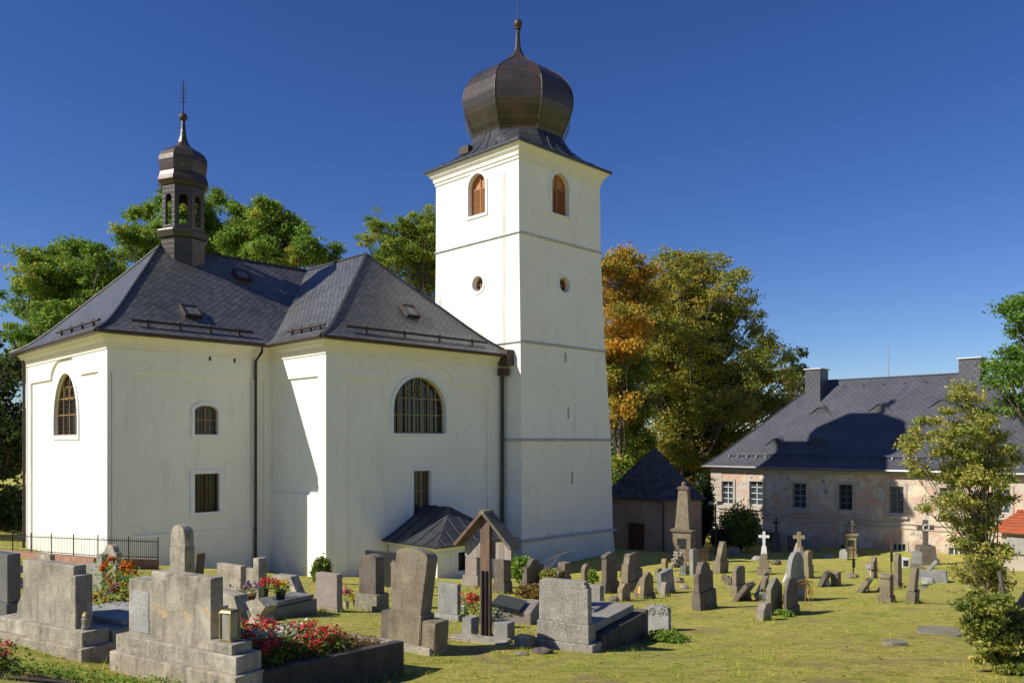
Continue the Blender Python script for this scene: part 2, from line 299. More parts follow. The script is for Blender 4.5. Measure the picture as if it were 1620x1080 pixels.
# ---------------- mesh helpers ----------------
class MB:
    """collects faces (with optional uv) and links them as ONE mesh object"""
    def __init__(s): s.v = []; s.f = []; s.uv = []; s.mi = []
    def face(s, pts, uv=None, mi=0):
        n = len(s.v); s.v += [tuple(p) for p in pts]; s.f.append(tuple(range(n, n + len(pts)))); s.mi.append(mi)
        if uv is None:
            p = [Vector(q) for q in pts]; nn = (p[1] - p[0]).cross(p[2] - p[0])
            a = max(range(3), key=lambda i: abs(nn[i]))
            if a == 2: uv = [(q[0], q[1]) for q in p]
            else:
                e = (p[1] - p[0]); e.z = 0
                hx = Vector((nn.y, -nn.x, 0)); hx = hx.normalized() if hx.length > 1e-9 else Vector((1, 0, 0))
                uv = [(q.dot(hx), q[2]) for q in p]
        s.uv.append(list(uv))
    def box(s, x0, x1, y0, y1, z0, z1, mi=0, mat=None, top=None):
        tx0, tx1, ty0, ty1 = (x0, x1, y0, y1) if top is None else top
        b = [(x0, y0, z0), (x1, y0, z0), (x1, y1, z0), (x0, y1, z0)]; t = [(tx0, ty0, z1), (tx1, ty0, z1), (tx1, ty1, z1), (tx0, ty1, z1)]
        if mat: b = [tuple(mat @ Vector(p)) for p in b]; t = [tuple(mat @ Vector(p)) for p in t]
        s.face(b[::-1], mi=mi); s.face(t, mi=mi)
        for i in range(4):
            j = (i + 1) % 4; s.face([b[i], b[j], t[j], t[i]], mi=mi)
    def tube(s, pts, rad, n=8, mi=0, cap=True):
        pts = [Vector(p) for p in pts]; rings = []
        if not isinstance(rad, (list, tuple)): rad = [rad] * len(pts)
        for i, p in enumerate(pts):
            d = (pts[min(i + 1, len(pts) - 1)] - pts[max(i - 1, 0)]).normalized()
            a = Vector((0, 0, 1)) if abs(d.z) < .9 else Vector((1, 0, 0))
            e1 = d.cross(a).normalized(); e2 = d.cross(e1)
            rings.append([p + (e1 * math.cos(2 * math.pi * k / n) + e2 * math.sin(2 * math.pi * k / n)) * rad[i] for k in range(n)])
        for i in range(len(rings) - 1):
            for k in range(n):
                k2 = (k + 1) % n; s.face([rings[i][k], rings[i][k2], rings[i + 1][k2], rings[i + 1][k]], mi=mi)
        if cap: s.face(rings[0][::-1], mi=mi); s.face(rings[-1], mi=mi)
    def lathe(s, cx, cy, prof, n=8, rot=0, mi=0, cap=True):
        """prof: (radius, z); n-gon rings, uv = (arc position, slope length)"""
        L = 0; prev = None
        for i, (r, z) in enumerate(prof):
            ring = [(cx + r * math.cos(rot + 2 * math.pi * k / n), cy + r * math.sin(rot + 2 * math.pi * k / n), z) for k in range(n)]
            if prev:
                dL = math.hypot(r - pr, z - pz); sd_ = 2 * math.pi / n
                for k in range(n):
                    k2 = (k + 1) % n
                    s.face([prev[k], prev[k2], ring[k2], ring[k]], uv=[(-pr * sd_ / 2, L), (pr * sd_ / 2, L), (r * sd_ / 2, L + dL), (-r * sd_ / 2, L + dL)], mi=mi)
                L += dL
            elif cap and r > .001: s.face(ring[::-1], mi=mi)
            prev, pr, pz = ring, r, z
        if cap and pr > .001: s.face(prev, mi=mi)
    def prism(s, poly, y0, y1, mi=0, mat=None, inset=0):
        """polygon in (x,z) extruded along y"""
        a = [Vector((x, y0, z)) for x, z in poly]; b = [Vector((x, y1, z)) for x, z in poly]
        if mat: a = [mat @ p for p in a]; b = [mat @ p for p in b]
        s.face(a, mi=mi); s.face(b[::-1], mi=mi)
        for i in range(len(poly)):
            j = (i + 1) % len(poly); s.face([a[j], a[i], b[i], b[j]], mi=mi)
    def blob(s, c, r, seg=8, rings=5, mi=0, jit=0, rnd=random):
        cx, cy, cz = c; rx, ry, rz = r if isinstance(r, (tuple, list)) else (r, r, r); P = []
        for i in range(rings + 1):
            a = math.pi * i / rings; row = []
            for k in range(seg):
                f = 1 + jit * (rnd.random() - .5) * 2 if 0 < i < rings else 1
                row.append((cx + rx * f * math.sin(a) * math.cos(2 * math.pi * k / seg), cy + ry * f * math.sin(a) * math.sin(2 * math.pi * k / seg), cz + rz * f * math.cos(a)))
            P.append(row)
        for i in range(rings):
            for k in range(seg):
                k2 = (k + 1) % seg
                if i == 0: s.face([P[0][0], P[1][k], P[1][k2]], mi=mi)
                elif i == rings - 1: s.face([P[i][k], P[i + 1][0], P[i][k2]], mi=mi)
                else: s.face([P[i][k], P[i + 1][k], P[i + 1][k2], P[i][k2]], mi=mi)
    def build(s, name, mats, parent=None, smooth=False, merge=False, bevel=0, jitter=0, local=True):
        me = bpy.data.meshes.new(name); me.from_pydata(s.v, [], s.f)
        uvl = me.uv_layers.new(name='UVMap'); flat = np.array([c for u in s.uv for c in u], dtype=np.float32).ravel()
        uvl.data.foreach_set('uv', flat)
        if isinstance(mats, str): mats = [mats]
        for m in mats: me.materials.append(M[m])
        if len(mats) > 1: me.polygons.foreach_set('material_index', s.mi)
        if merge or bevel or jitter:
            bm = bmesh.new(); bm.from_mesh(me); bmesh.ops.remove_doubles(bm, verts=bm.verts, dist=.0008)
            bmesh.ops.recalc_face_normals(bm, faces=bm.faces)
            if bevel:
                eds = [e for e in bm.edges if len(e.link_faces) == 2 and e.calc_face_angle(0) > .45]
                bmesh.ops.bevel(bm, geom=eds, offset=bevel, segments=2, affect='EDGES', profile=.6, clamp_overlap=True)
            if jitter:
                rr = random.Random(len(s.v))
                for v_ in bm.verts: v_.co += Vector((rr.uniform(-1, 1), rr.uniform(-1, 1), rr.uniform(-1, 1))) * jitter
            bm.to_mesh(me); bm.free()
        if smooth: me.polygons.foreach_set('use_smooth', [True] * len(me.polygons))
        o = bpy.data.objects.new(name, me); COL.objects.link(o)
        if parent: o.parent = parent
        if parent and local and 'off' in parent: o.location = [-c for c in parent['off']]
        return o
def tag(o, label, cat, group=None, kind=None):
    if label: o['label'] = label
    if cat: o['category'] = cat
    if group: o['group'] = group
    if kind: o['kind'] = kind
    return o
# frame of the church and the houses: u runs right-away, v runs left-away, origin at the near west corner of the nave
S2 = math.sqrt(.5); BX, BY = -17.55, 34.8
def fw(u, v, z=0): return (BX + (u - v) * S2, BY + (u + v) * S2, z)
def inv_f(x, y): x -= BX; y -= BY; return ((x + y) * S2, (y - x) * S2)
def thing(name, label, cat, uvz=None, loc=None, rotz=0, group=None):
    o = bpy.data.objects.new(name, None); COL.objects.link(o); o.empty_display_size = .3
    if uvz is not None:
        o.location = fw(*uvz); o.rotation_euler = (0, 0, R(45)); o['off'] = list(uvz)
    else:
        o.location = loc; o.rotation_euler = (0, 0, rotz)
    return tag(o, label, cat, group)
def ray_u(px, py, u):     # pixel -> (v, z) on plane u = const
    k = (px - CX) / F       # x = k*y
    # (BX+(u-v)S2) = k (BY+(u+v)S2)
    v = (BX + u * S2 - k * (BY + u * S2)) / (S2 * (1 + k)); y = BY + (u + v) * S2
    return v, (HY - py) / F * y
def ray_v(px, py, v):
    k = (px - CX) / F
    u = (k * (BY + v * S2) - BX + v * S2) / (S2 * (1 - k)); y = BY + (u + v) * S2
    return u, (HY - py) / F * y

# ---------------- terrain ----------------
anch = [(810,0,0)]
A = [(x, y, z) for x, y, z in [(0,0,-1.65),(-6,0,-1.5),(8,0,-1.7),(0,-15,-1.0),(-20,0,-1.6),(25,0,-2.2),(-14,15,-3.0),(-30,20,-3.6),(45,15,-3.6),(60,40,-6.8),(-45,45,-5),(-60,90,-6),(0,90,-8),(70,90,-8),(-20,-15,-1),(30,-15,-1.2)]]
for px, py, d in [(0,1075,6.3),(120,1048,8.2),(200,1066,8.2),(340,1096,7.5),(470,1088,8.3),(640,1068,9.2),(665,1036,10.4),(900,1075,7.9),(1250,1075,7.6),(1600,1070,7.8),(790,1008,12.5),(930,1028,11.5),(1035,1000,14),
                  (1110,962,18.5),(1240,976,16.5),(560,966,16.5),(420,972,15.5),(1420,952,20),(1270,946,22),(970,937,24.5),(600,930,26),(340,935,22),(210,925,20),(60,905,22),
                  (515,913,36.8),(400,908,37),(300,897,33),(172,898,34.8),(30,878,33),(40,868,43),(830,906,43.5),(980,873,49.5),(1020,870,54),(1082,884,46),(1190,890,46),(1300,878,54),(1340,868,56),
                  (1500,887,49),(1600,880,49),(1290,905,36),(1480,915,30),(1510,950,21),(1560,1000,13.5),(1600,985,15),(1390,915,33),(1130,905,38),(700,915,36),(1150,868,60)]:
    A.append(((px - CX) / F * d, d, -(py - HY) / F * d))
A = np.array(A, float)
def phi(r): return np.sqrt(r * r + 4.0)
P_ = np.c_[np.ones(len(A)), A[:, :2]]
K = phi(np.linalg.norm(A[:, None, :2] - A[None, :, :2], axis=2)) - .02 * np.eye(len(A))
sol = np.linalg.solve(np.block([[K, P_], [P_.T, np.zeros((3, 3))]]), np.r_[A[:, 2], 0, 0, 0])
def ground(x, y):
    x = np.asarray(x, float); y = np.asarray(y, float)
    xc = np.clip(x, -65, 75); yc = np.clip(y, -22, 95)
    out = sol[-3] + sol[-2] * xc + sol[-1] * yc
    for (ax, ay, _), wgt in zip(A, sol[:-3]): out = out + wgt * phi(np.hypot(xc - ax, yc - ay))
    far = np.clip((np.hypot(x - xc, y - yc)) / 60, 0, 1)
    out = out * (1 - far) + (-8.0) * far
    return out + .035 * np.sin(x * 1.3 + 2 * np.sin(y * .7)) * np.sin(y * 1.1 + 1.5 * np.sin(x * .5)) + .015 * np.sin(3.1 * x + y) * np.sin(2.7 * y - x)
def G(x, y): return float(ground(x, y))
def hit(px, py):
    ds = np.arange(3, 75, .03); kx = (px - CX) / F; kz = (HY - py) / F
    below = kz * ds < ground(kx * ds, ds)
    i = int(np.argmax(below)) if below.any() else len(ds) - 1
    d = ds[i]; return kx * d, d, G(kx * d, d)
def groundmat():
    m, t, b = newmat('grass_ground'); v = objvec(t, False)
    g1 = ramp(t, noise(t, v, .9, 7, .75), [(.3, (.22, .29, .04)), (.48, (.54, .51, .095)), (.7, (.72, .56, .18))])
    gl = ramp(t, noise(t, v, .28, 4, .6), [(.4, (.72, .95, .7)), (.6, (1.15, 1.0, 1.1))]); mg_ = N(t, 'ShaderNodeMix', data_type='RGBA', blend_type='MULTIPLY'); mg_.inputs[0].default_value = 1; t.links.new(g1, mg_.inputs[6]); t.links.new(gl, mg_.inputs[7]); g1 = mg_.outputs[2]
    g2 = ramp(t, noise(t, v, 5, 6, .75), [(.36, (.17, .21, .03)), (.5, (.56, .52, .10)), (.64, (.80, .60, .22))])
    out = mixc(t, .6, g1, g2); g3 = ramp(t, noise(t, v, 28, 4, .8), [(.36, (.45,) * 3), (.5, (1,) * 3), (.7, (1.4,) * 3)]); m3 = N(t, 'ShaderNodeMix', data_type='RGBA', blend_type='MULTIPLY'); m3.inputs[0].default_value = 1; t.links.new(out, m3.inputs[6]); t.links.new(g3, m3.inputs[7]); out = m3.outputs[2]
    pf = ramp(t, noise(t, v, .8, 5, .7, .6), [(.53, (0,) * 3), (.64, (.7,) * 3)]); out = mixc(t, pf, out, (.42, .29, .14))
    t.links.new(out, b.inputs['Base Color']); b.inputs['Roughness'].default_value = .95; b.inputs['Specular IOR Level'].default_value = .15
    bumpn(t, b, noise(t, v, 11, 8, .8), 1.0, .12); M['grass_ground'] = m
groundmat()
def coords(a, b, lo, hi, step, n=22):
    mid = list(np.arange(lo, hi + step, step)); L = [lo - (lo - a) * (i / n) ** 2.2 for i in range(n, 0, -1)]; H = [mid[-1] + (b - mid[-1]) * (i / n) ** 2.2 for i in range(1, n + 1)]
    return np.array(L + mid + H)
xs = coords(-2500, 2500, -28, 40, .3); ys = coords(-600, 4500, 2, 62, .3)
XX, YY = np.meshgrid(xs, ys, indexing='ij'); ZZ = ground(XX, YY)
me = bpy.data.meshes.new('ground'); nx, ny = XX.shape
idx = np.arange(nx * ny).reshape(nx, ny)
fq = np.stack([idx[:-1, :-1], idx[1:, :-1], idx[1:, 1:], idx[:-1, 1:]], -1).reshape(-1, 4)
def np_mesh(me, V, Fq):
    me.vertices.add(len(V)); me.vertices.foreach_set('co', np.asarray(V, np.float32).ravel())
    k = Fq.shape[1]; me.loops.add(Fq.size); me.loops.foreach_set('vertex_index', Fq.astype(np.int32).ravel())
    me.polygons.add(len(Fq)); me.polygons.foreach_set('loop_start', np.arange(0, Fq.size, k, dtype=np.int32))
    try: me.polygons.foreach_set('loop_total', np.full(len(Fq), k, dtype=np.int32))
    except Exception: pass
    me.update(calc_edges=True)
np_mesh(me, np.stack([XX, YY, ZZ], -1).reshape(-1, 3), fq); me.materials.append(M['grass_ground'])
me.polygons.foreach_set('use_smooth', [True] * len(me.polygons))
go = bpy.data.objects.new('ground', me); COL.objects.link(go); tag(go, 'mown yellow-green churchyard grass sloping down to the church', 'ground', kind='structure')

# ---------------- leaf clouds ----------------
def leaves(name, P, size, mat, parent=None, tint=None, up=.1, aspect=.62, rng=RNG, fold=False):
    P = np.asarray(P, float); n = len(P)
    nrm = rng.normal(size=(n, 3)); nrm[:, 2] = np.abs(nrm[:, 2]) + up; nrm /= np.linalg.norm(nrm, axis=1)[:, None]
    a = rng.normal(size=(n, 3)); e1 = np.cross(nrm, a); e1 /= np.linalg.norm(e1, axis=1)[:, None] + 1e-9; e2 = np.cross(nrm, e1)
    s = (np.asarray(size) * rng.uniform(.6, 1.25, n))[:, None]
    e1 = e1 * s * .5; e2 = e2 * s * .5 * aspect
    V = np.stack([P - e1, P - e2 * 1.0 + nrm * s * .08, P + e1, P + e2 + nrm * s * .08], 1).reshape(-1, 3)
    me = bpy.data.meshes.new(name); np_mesh(me, V, np.arange(4 * n).reshape(n, 4))
    at = me.attributes.new('tint', 'FLOAT', 'FACE')
    if tint is None: tint = rng.uniform(0, 1, n)
    at.data.foreach_set('value', np.clip(tint, 0, 1).astype(np.float32)); me.materials.append(M[mat])
    o = bpy.data.objects.new(name, me); COL.objects.link(o)
    if parent: o.parent = parent
    return o
def pxlobe(px, py, r, d, off=0): return ((px - CX) / F * (d + off), d + off, (HY - py) / F * (d + off), r / F * d)
def tree(label, name, lobes, base, tr, nleaf, size, mat, group=None, extra=2, seed=1, tmean=.5, tvar=.3, limb=True, mb='bark', crown_c=None, inner=.25, depthf=1.0, cl=.3, ncl=9, cr=.95):
    """lobes: list of (x,y,z,r) world; trunk, limbs to the lobes, leaf clusters through the crown volume"""
    rng = np.random.default_rng(seed); bx, by = base; bz = G(bx, by)
    root = thing(name, label, 'tree', loc=(bx, by, bz), group=group)
    L = list(lobes); Ls = list(lobes)
    for (x, y, z, r) in Ls:
        dx = abs(x - bx)
        for k in range(extra):
            a = rng.uniform(0, 2 * math.pi); rad = (dx * .9 + r * .8) * rng.uniform(.3, 1) * depthf
            L.append((bx + rad * math.cos(a) * .8 + (x - bx) * .2, by + rad * math.sin(a), z - rng.uniform(0, .9) * r, r * rng.uniform(.75, 1)))
    L = np.array(L); wts = L[:, 3] ** 2; wts /= wts.sum(); cnt = np.maximum(1, (wts * nleaf)).astype(int)
    pts, tin = [], []
    tm = MB(); topz = L[:, 2].max(); cz = max(bz + 1, np.percentile(L[:, 2], 30))
    ax = float(np.mean(L[:, 0])) * .3 + bx * .7; ay = float(np.mean(L[:, 1])) * .3 + by * .7
    trunk = [(bx, by, bz - .3), (bx + (ax - bx) * .2 + .1, by, bz + (cz - bz) * .5), (ax, ay, cz), (ax + .3 * tr, ay, cz + (topz - cz) * .45), (ax, ay, cz + (topz - cz) * .8)]
    tm.tube(trunk, [tr * 1.35, tr, tr * .75, tr * .4, tr * .12], 10)
    kc = np.array([max(3, int(3.0 * (r / cr) ** 2 * rng.uniform(.85, 1.15))) for r in L[:, 3]]); per = max(12, int(nleaf / kc.sum()))
    for (x, y, z, r), k in zip(L, kc):
        ltint = rng.normal(tmean, tvar * .28)
        d = rng.normal(size=(k, 3)); d /= np.linalg.norm(d, axis=1)[:, None]; d[:, 2] = np.where(d[:, 2] < -.4, -d[:, 2] * .7, d[:, 2])
        cc = np.array([x, y, z]) + d * r * rng.uniform(inner, 1.12, (k, 1)) ** .8 * np.array([1, 1, .95])
        for c in cc:
            ps = per * rng.uniform(.6, 1.4); sz = cr * rng.uniform(.6, 1.25)
            q = rng.normal(size=(int(ps), 3)); q /= np.linalg.norm(q, axis=1)[:, None]; q *= rng.uniform(0, 1, (len(q), 1)) ** .8 * 1.25 * sz * np.array([1, 1, .6])
            pts.append(c + q); tin.append(np.full(len(q), rng.normal(ltint, tvar * .42)) + rng.normal(0, .15, len(q)))
        if limb:
            zz = bz + (z - bz) * rng.uniform(.45, .72); f = np.clip((zz - bz) / max(.1, (cz + (topz - cz) * .8) - bz), 0, 1)
            p0 = Vector((bx + (ax - bx) * f, by + (ay - by) * f, zz)); p1 = Vector((x, y, z)); mid = p0.lerp(p1, .5) + Vector((rng.normal() * r * .15, rng.normal() * r * .15, -.12 * (p1 - p0).length))
            rr = min(tr * .5, max(tr * .12, tr * .55 * (1 - f)))
            tm.tube([p0, mid, p1], [rr, rr * .6, rr * .2], 6, cap=False)
            for c in cc[:4]: tm.tube([mid.lerp(p1, .6), Vector(c)], [rr * .3, rr * .07], 4, cap=False)
    tm.v = [(a - bx, b - by, c - bz) for a, b, c in tm.v]
    tm.build('trunk', mb, root, smooth=True, merge=False)
    leaves('crown', np.concatenate(pts) - np.array([bx, by, bz]), size, mat, root, np.concatenate(tin), rng=rng)
    return root

# ================= wall faces with openings =================
def wface(mb, fmap, outer, holes, dep=0.0, mi=0):
    polys = [[Vector((a, z, 0)) for a, z in outer]] + [[Vector((a, z, 0)) for a, z in h] for h in holes]
    flat = [p for q in polys for p in q]
    for tri in tessellate_polygon(polys):
        P3 = [fmap(flat[i].x, flat[i].y, dep) for i in tri]; mb.face(P3, uv=[(flat[i].x, flat[i].y) for i in tri], mi=mi)
def reveal(mb, fmap, poly, d0, d1, mi=0):
    for i in range(len(poly)):
        j = (i + 1) % len(poly)
        mb.face([fmap(*poly[i], d0), fmap(*poly[j], d0), fmap(*poly[j], d1), fmap(*poly[i], d1)], mi=mi)
def arch(a0, a1, z0, z1, rise=0, n=14):
    if rise <= 0: return [(a0, z0), (a1, z0), (a1, z1), (a0, z1)]
    c = (a0 + a1) / 2; hw = abs(a1 - a0) / 2; s = 1 if a1 > a0 else -1
    return [(a0, z0), (a1, z0)] + [(c + s * hw * math.cos(math.pi * i / n), z1 - rise + rise * math.sin(math.pi * i / n)) for i in range(n + 1)]
def circ(c, z, r, n=20): return [(c + r * math.cos(2 * math.pi * i / n), z + r * math.sin(2 * math.pi * i / n)) for i in range(n)]
def atop(a, a0, a1, z1, rise):
    if rise <= 0: return z1
    c = (a0 + a1) / 2; hw = abs(a1 - a0) / 2; q = max(0, 1 - ((a - c) / hw) ** 2); return z1 - rise + rise * math.sqrt(q)
def window(parent, fmap, a0, a1, z0, z1, rise=0, sur=.14, base=0.0, dep=.3, vb=(), hb=(), bw=.05, mat='timber_brown', trim='frame_white', glass='dark_glass', lead=None, label=None, hoops=False, proud=.06):
    """window > surround with frame and pane as sub-parts; base = depth of the wall surface it sits in"""
    if a1 < a0: a0, a1 = a1, a0
    inn = arch(a0, a1, z0, z1, rise)
    mb = MB()
    if sur:
        out = arch(a0 - sur, a1 + sur, z0 - sur, z1 + sur, rise + (sur * .6 if rise else 0))
        wface(mb, fmap, out, [inn], base - proud); reveal(mb, fmap, out, base - proud, base); reveal(mb, fmap, inn, base - proud, base + .03)
    else: reveal(mb, fmap, inn, base, base + .03)
    w = mb.build('window', trim, parent)
    if label: w['label'] = label
    fb = MB()
    def bar(p, q, wd, d0=dep - .07, d1=dep):
        (x0, y0), (x1, y1) = p, q; L = math.hypot(x1 - x0, y1 - y0); nx, nz = -(y1 - y0) / L * wd / 2, (x1 - x0) / L * wd / 2
        c = [(x0 + nx, y0 + nz), (x1 + nx, y1 + nz), (x1 - nx, y1 - nz), (x0 - nx, y0 - nz)]
        fb.face([fmap(*k, base + d0) for k in c])
        for i in range(4):
            j = (i + 1) % 4; fb.face([fmap(*c[i], base + d0), fmap(*c[j], base + d0), fmap(*c[j], base + d1), fmap(*c[i], base + d1)])
    inset = arch(a0 + bw, a1 - bw, z0 + bw, z1 - bw, max(0, rise - bw) if rise else 0)
    wface(fb, fmap, inn, [inset], base + dep - .08); reveal(fb, fmap, inset, base + dep - .08, base + dep)
    for f in vb:
        a = a0 + (a1 - a0) * f; bar((a, z0), (a, atop(a, a0, a1, z1, rise)), bw)
    for f in hb:
        z = z0 + (z1 - z0) * f; aa, ab = a0, a1
        if rise and z > z1 - rise:
            k = math.sqrt(max(0, 1 - ((z - (z1 - rise)) / rise) ** 2)) * (a1 - a0) / 2; aa, ab = (a0 + a1) / 2 - k, (a0 + a1) / 2 + k
        bar((aa, z), (ab, z), bw)
    if hoops:
        for s in (-1, 1):
            c = ((a0 + a1) / 2 + s * (a1 - a0) * .11, z1 - rise * .42); r = (a1 - a0) * .09
            pp = circ(*c, r, 14)
            for i in range(14): bar(pp[i], pp[(i + 1) % 14], .035)
    fr = fb.build('frame', mat, w, local=False)
    gb = MB(); wface(gb, fmap, inn, [], base + dep + .01); gb.build('pane', glass, w, local=False)
    if lead:
        lb = MB(); fb = lb; nxl, nzl = lead
        for i in range(1, nxl):
            a = a0 + (a1 - a0) * i / nxl; bar((a, z0), (a, atop(a, a0, a1, z1, rise)), .018, dep - .02, dep)
        for i in range(1, nzl):
            z = z0 + (z1 - z0) * i / nzl; aa, ab = a0, a1
            if rise and z > z1 - rise:
                k = math.sqrt(max(0, 1 - ((z - (z1 - rise)) / rise) ** 2)) * (a1 - a0) / 2; aa, ab = (a0 + a1) / 2 - k, (a0 + a1) / 2 + k
            bar((aa, z), (ab, z), .018, dep - .02, dep)
        lb.build('glazing_bars', 'gutter', w, local=False)
    return w, inn

def offs(poly, d):
    """offset a counter-clockwise right-angled outline outward"""
    n = len(poly); out = []
    for i in range(n):
        p0, p1, p2 = Vector(poly[i - 1]), Vector(poly[i]), Vector(poly[(i + 1) % n])
        d1 = (p1 - p0).normalized(); d2 = (p2 - p1).normalized()
        n1 = Vector((d1.y, -d1.x)); n2 = Vector((d2.y, -d2.x)); m = (n1 + n2); m = m / max(.3, m.dot(n1))
        out.append((p1.x + m.x * d, p1.y + m.y * d))
    return out
def mould(mb, outline, prof):
    prev = None
    for d, z in prof:
        ring = [(x, y, z) for x, y in offs(outline, d)]
        if prev:
            for i in range(len(ring)):
                j = (i + 1) % len(ring); mb.face([prev[i], prev[j], ring[j], ring[i]])
        prev = ring

# ================= THE CHURCH =================
ch = thing('church', 'white church with slate hipped roof, lantern turret and square onion-domed tower', 'church', (0, 0, -6.0))
EZ = 4.75; WT = 4.62
AB = lambda v, z, d: (d, v, z)                 # west end, outward -u
BC = lambda u, z, d: (u, d, z)                 # nave side, outward -v
CD = lambda v, z, d: (7.76 + d, v, z)
DE = lambda u, z, d: (u, -5.02 + d, z)
walls = MB()
# --- west end
va, z0 = ray_u(120, 688, 0); vb_, _ = ray_u(83, 688, 0); _, z1 = ray_u(101, 590, 0)
wAB = (va, vb_, z0, z1, abs(vb_ - va) / 2 * 1.25)
pv0 = ray_u(155, 600, 0)[0]; pv1 = ray_u(48, 600, 0)[0]; pt = 3.08; vc = (va + vb_) / 2; hh = abs(vb_ - va) / 2 + .42
panel = [(pv0, -9), (pv1, -9), (pv1, pt), (vc + hh, pt)] + [(vc + hh * math.cos(math.pi * i / 12), pt + 1.02 * math.sin(math.pi * i / 12)) for i in range(1, 12)] + [(vc - hh, pt), (pv0, pt)]
wface(walls, AB, [(0, -9), (12.6, -9), (12.6, WT), (0, WT)], [[(a, max(z, -8.9)) for a, z in panel]]); 
panel = [(a, max(z, -8.9)) for a, z in panel]
reveal(walls, AB, panel, 0, .10); hole = arch(*wAB[:4], wAB[4]); wface(walls, AB, panel, [hole], .10); reveal(walls, AB, hole, .10, .5)
window(ch, AB, *wAB, sur=.2, base=.10, dep=.22, vb=(.25, .5, .75), hb=(.33, .6), lead=(8, 14), hoops=True)
# --- nave side
u0, z0 = ray_v(309, 687, 0); u1, _ = ray_v(346, 687, 0); _, z1 = ray_v(327, 641, 0); wa = (u0, u1, z0, z1, .28)
u0, z0 = ray_v(309, 811, 0); u1, _ = ray_v(348, 811, 0); _, z1 = ray_v(328, 749, 0); wb = (u0, u1, z0, z1, 0)
p = [(1.05, -4.22), (7.35, -4.22), (7.35, 3.05), (1.05, 3.05)]
wface(walls, BC, [(0, -9), (7.76, -9), (7.76, WT), (0, WT)], [p]); reveal(walls, BC, p, 0, .10)
hs_ = [arch(*q) for q in (wa, wb)]; wface(walls, BC, p, hs_, .10)
for h in hs_: reveal(walls, BC, h, .10, .5)
window(ch, BC, *wa, sur=.16, base=.10, dep=.22, vb=(.5,), hb=(.5,), lead=(6, 6), glass='stained_glass')
window(ch, BC, *wb, sur=.2, base=.10, dep=.22, vb=(.5,), hb=(.5,), lead=(6, 10), glass='dark_glass', mat='rust_iron')
# --- transept side facing the sun
p = [(-4.2, -4.1), (-.35, -4.1), (-.35, 3.0), (-4.2, 3.0)]; p = [(-4.35, -2.55), (-.35, -2.55), (-.35, 3.0), (-4.35, 3.0)]
wface(walls, CD, [(-5.02, -9), (0, -9), (0, WT), (-5.02, WT)], [p]); reveal(walls, CD, p, 0, .10); wface(walls, CD, p, [], .10)
p2 = [(-4.35, -8.9), (-.35, -8.9), (-.35, -4.15), (-4.35, -4.15)]
# --- transept front
u0, z0 = ray_v(624, 685, -5.02); u1, _ = ray_v(707, 685, -5.02); _, z1 = ray_v(665, 596, -5.02); wl = (u0, u1, z0, z1, abs(u1 - u0) / 2 * .98)
u0, z0 = ray_v(656, 800, -5.02); u1, _ = ray_v(683, 800, -5.02); _, z1 = ray_v(669, 744, -5.02); wd = (u0, u1, z0 - 1.3, z1, 0)
pu0 = ray_v(549, 600, -5.02)[0]; pu1 = ray_v(772, 600, -5.02)[0]; uc = (wl[0] + wl[1]) / 2; hh = abs(wl[1] - wl[0]) / 2 + .42; pt = 2.98
panel = [(pu0, -8.9), (pu1, -8.9), (pu1, pt), (uc + hh, pt)] + [(uc + hh * math.cos(math.pi * i / 12), pt + .95 * math.sin(math.pi * i / 12)) for i in range(1, 12)] + [(uc - hh, pt), (pu0, pt)]
wface(walls, DE, [(7.76, -9), (19.3, -9), (19.3, WT), (7.76, WT)], [panel]); reveal(walls, DE, panel, 0, .11)
hs_ = [arch(*q) for q in (wl, wd)]; wface(walls, DE, panel, hs_, .11)
for h in hs_: reveal(walls, DE, h, .11, .5)
window(ch, DE, *wl, sur=.17, base=.11, vb=(.143, .286, .428, .571, .714, .857), hb=(.33, .62), lead=(12, 9), mat='timber_olive', hoops=True, bw=.06)
window(ch, DE, *wd, sur=.17, base=.11, dep=.22, vb=(.5,), hb=(.33, .66), lead=(4, 12), mat='timber_brown', glass='stained_glass')
# --- the far sides, plain
def q(a, b):
    walls.face([(a[0], a[1], -9), (b[0], b[1], -9), (b[0], b[1], WT), (a[0], a[1], WT)])
OUT = [(0, 0), (7.76, 0), (7.76, -5.02), (19.2, -5.02), (19.2, 0), (27, 0), (27, 12.6), (19.2, 12.6), (19.2, 17.62), (7.76, 17.62), (7.76, 12.6), (0, 12.6)]
for i in range(3, 12):
    if i == 11: continue
    q(OUT[i], OUT[(i + 1) % 12])
walls.build('wall', 'white_plaster', ch)
cn = MB(); mould(cn, OUT, [(0, 3.98), (.05, 4.0), (.05, 4.12), (.10, 4.17), (.12, 4.3), (.24, 4.42), (.30, 4.55), (.36, 4.6), (.38, 4.72)]); cn.build('cornice', 'cornice', ch)

